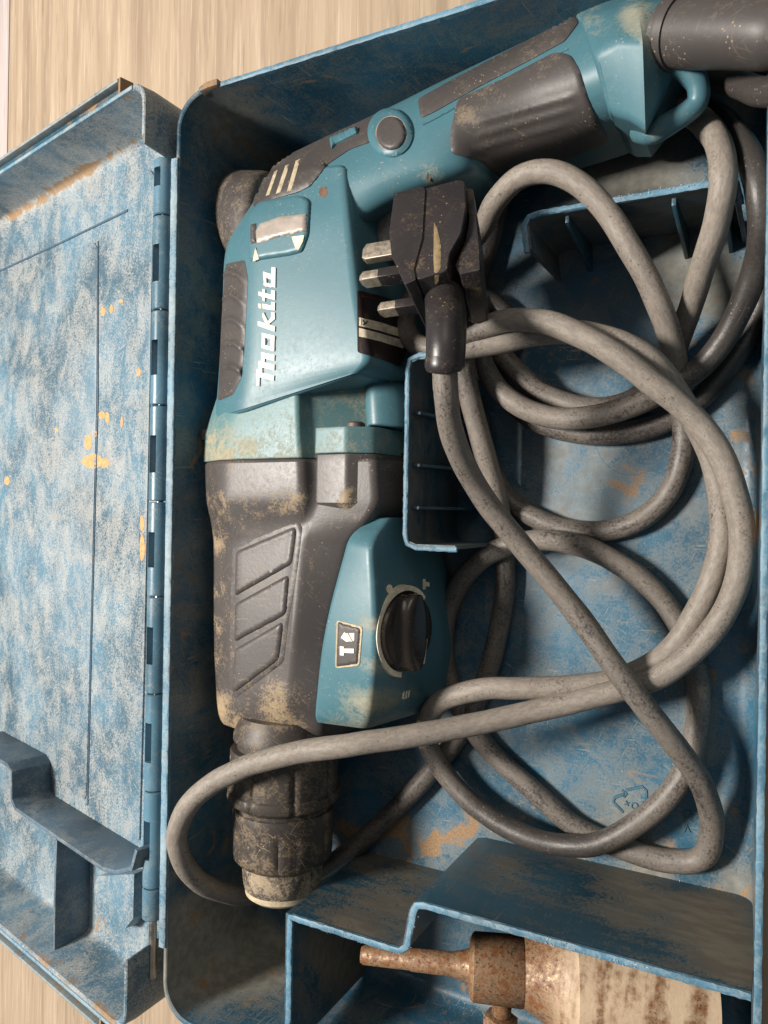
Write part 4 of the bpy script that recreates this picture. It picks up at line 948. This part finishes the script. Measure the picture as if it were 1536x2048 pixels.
# plug
pd = Vector((-.987, -.065, .145)).normalized(); pu = Vector((.108, -.943, .315)); pu = (pu - pd*pu.dot(pd)).normalized(); pw = pd.cross(pu)
if pw.z > 0: pw = -pw
KP = .93; PL = CAM + (Vector((-.2, 97.4, 63.3))-CAM)*KP
PF = lambda t, uu, w: PL + (-pd*(t*(1.12-.16*max(0, (w+9)/39))) + pu*uu + pw*w)*KP
outline = [(.5, -31), (2, -33), (11, -33.5), (23, -34.5), (25, -33), (25.8, -20), (24.5, -8), (20.5, 1), (20, 9), (9, 11), (4.5, 4), (.5, -8), (-1.2, -18)]
pb_fn = blobs([(895, 595, 45, 1.0, .1), (960, 560, 40, .7, .1), (930, 600, 30, .6, .2), (815, 530, 30, .5, 0), (940, 375, 30, .4, 0)])
body, B_PL = prism('plug_body', roundpoly(outline, 1.6, 3), PF, -9, 30, M_PLUG, cord, 1.6, 3, keep=True, fn=pb_fn)
# base plate of the plug and moulded contour of the grip
prism('plug_base', roundpoly([(-1.6, -33), (9.5, -33.8), (10.4, -31.5), (10.4, -8), (8.0, 6), (9.0, 11.5), (5, 13), (-.8, -2), (-2.4, -14)], .8, 3), PF, -9.8, 32, M_PLUG, body, .8, 2, fn=pb_fn)
prism('back_plate', roundpoly([(24, -33), (27.5, -32), (29, -18), (30.5, -2), (31, 8), (24, 8.5), (22, 4), (25.5, -7), (26.6, -18)], .8, 3), PF, -5, 29, M_PLUG, body, .8, 2, fn=pb_fn)
patch('dirt_filled_seam', roundpoly([(868, 445), (874, 455), (882, 490), (882, 530), (876, 565), (870, 570), (867, 520)], 3), [B_PL], .25, M_SEAM, body, 4, 3)
def pinm(base, wid, thk, ln, sleeve, name='pin'):
    # long axis along pd; wid across the pin, thk along pu
    prs = [(-wid/2, -thk/2), (wid/2, -thk/2), (wid/2, thk/2), (-wid/2, thk/2)]
    fr = lambda a, b, h: base + (pw*a + pu*b + pd*h)*KP
    q = [[fr(a*s, b*s, h) for a, b in prs] for h, s in ((-2, 1), (ln-2.0, 1), (ln-.2, .62))]
    V, F = loft(q, [.5]*4, 1, .2, 3, smooth_rows=False); p = mesh(name, V, F, M_BRASS, body, True)
    if sleeve:
        V, F = loft([[fr(a*1.06, b*1.06, h) for a, b in prs] for h in (-1, sleeve)], [.5]*4, 2, .2, 3, smooth_rows=False); mesh('pin_sleeve', V, F, M_PLUG, p, True)
    return p
pinm(PL, 6.4, 4.2, 17.7, 9); pinm(PL + pw*22.2*KP, 6.4, 4.2, 17.7, 9); pinm(PL + (pw*11.1 - pu*22.2)*KP, 4.2, 8.2, 22.7, 0)
rel = tube('strain_relief', [P(888, 592, 78), P(892, 636, 84), P(892, 690, 88), P(890, 728, 88)], [7.4, 7.6, 7.3, 7.0], M_PLUG, cord, 28, 6, fn=lambda v: (.0, 0))
tube('relief_ring', [P(890, 720, 88), P(889, 733, 88), P(889, 741, 87.6)], [7.3, 7.3, 6.4], M_PLUG, rel, 28, 4, fn=lambda v: (.2, 0))

# ------------------------------------------------------------------ rusty core cutter in the bit compartment
bit = thing('core_drill_bit', 'rusty steel core drill bit in the lower case compartment', 'drill bit', (60, -190, 5))
A0 = P(722, 1909, 54); A1 = P(945, 1932, 37); bd = (A1-A0).normalized(); Ls = (A1-A0).length
sx = lambda px: (P(px, 1932, 37-(px-945)*.04)-A0).dot(bd)
lathe('shank', A0, bd, [(0, 3.0), (1.2, 3.8), (Ls*.45, 4.1), (Ls*.46, 4.4), (Ls*.8, 4.7), (Ls*.92, 5.8), (Ls+1, 8)], M_RUST, bit, 32)
hub = lathe('hub', A0, bd, [(Ls-1.5, 9.5), (Ls-.5, 12.2), (Ls+.6, 13.2), (sx(1046), 13.6), (sx(1050), 13.0)], M_RUST, bit, 64)
s0, s1 = sx(1049), sx(1432)
lathe('core_barrel', A0, bd, [(s0, 13.5)] + [(s0+i*2.2, lerp(14.2, 24, sstep(0, 9, i))) for i in range(1, 10)] + [(lerp(s0+20, s1, i/10), 24.2) for i in range(11)] + [(s1, 22.2), (s1-12, 22)], M_RUST, bit, 96, fn=lambda v: (sstep(A0.x+s0+2, A0.x+s0+26, v.x), 0))
bx = P(1012, 1990, 34); bo = A0 + bd*(sx(1012)); bn = Vector((-.05, -1, .12)).normalized()
bolt = lathe('bolt', bo, bn, [(8, 4.0)] + [(12+i*.45, 4.1 if i % 2 else 3.6) for i in range(15)] + [(19, 3.8)], M_RUST, bit, 24)
lathe('bolt_head', bo, bn, [(18.4, 6.2), (18.9, 7.2), (23.6, 7.2), (24.3, 6.3)], M_RUST, bolt, 6)

# ------------------------------------------------------------------ crumbs of plaster and grit lying in the tray
M_GRIT = plain('grit', (.50, .38, .25, 1), .9, 0, .2, 900, .35)
V = []; F = []
spots = [((1000, 1725), (1500, 1790), 6, 200), ((480, 270), (580, 330), 12, 90), ((420, 1830), (560, 1990), 40, 160), ((1120, 1040), (1260, 940), 60, 60), ((1100, 500), (1330, 480), 25, 90), ((1240, 1560), (1310, 1650), 25, 60), ((880, 1120), (980, 1350), 30, 90), ((840, 1700), (960, 1640), 30, 70), ((1440, 700), (1490, 1100), 16, 120), ((1300, 1450), (1440, 1560), 40, 60)]
for (a, b, sp, n) in spots:
    for _ in range(n):
        t = random.random(); p = _P(lerp(a[0], b[0], t)+random.gauss(0, sp), lerp(a[1], b[1], t)+random.gauss(0, sp), .1)
        if not (-106 < p.x < 122 and -228 < p.y < 184): continue
        r = random.choice((.18, .22, .25, .3, .42)); k = len(V)
        q = [Vector((random.uniform(-1, 1), random.uniform(-1, 1), random.uniform(.2, 1)))*r for _ in range(4)]
        V += [p+x for x in q]; F += [(k, k+1, k+2), (k, k+1, k+3), (k+1, k+2, k+3), (k, k+2, k+3)]
cr_o = mesh('grit', V, F, M_GRIT, None, False, kind='stuff'); cr_o['label'] = 'tan crumbs of grit scattered over the tray floor'; cr_o['category'] = 'grit'
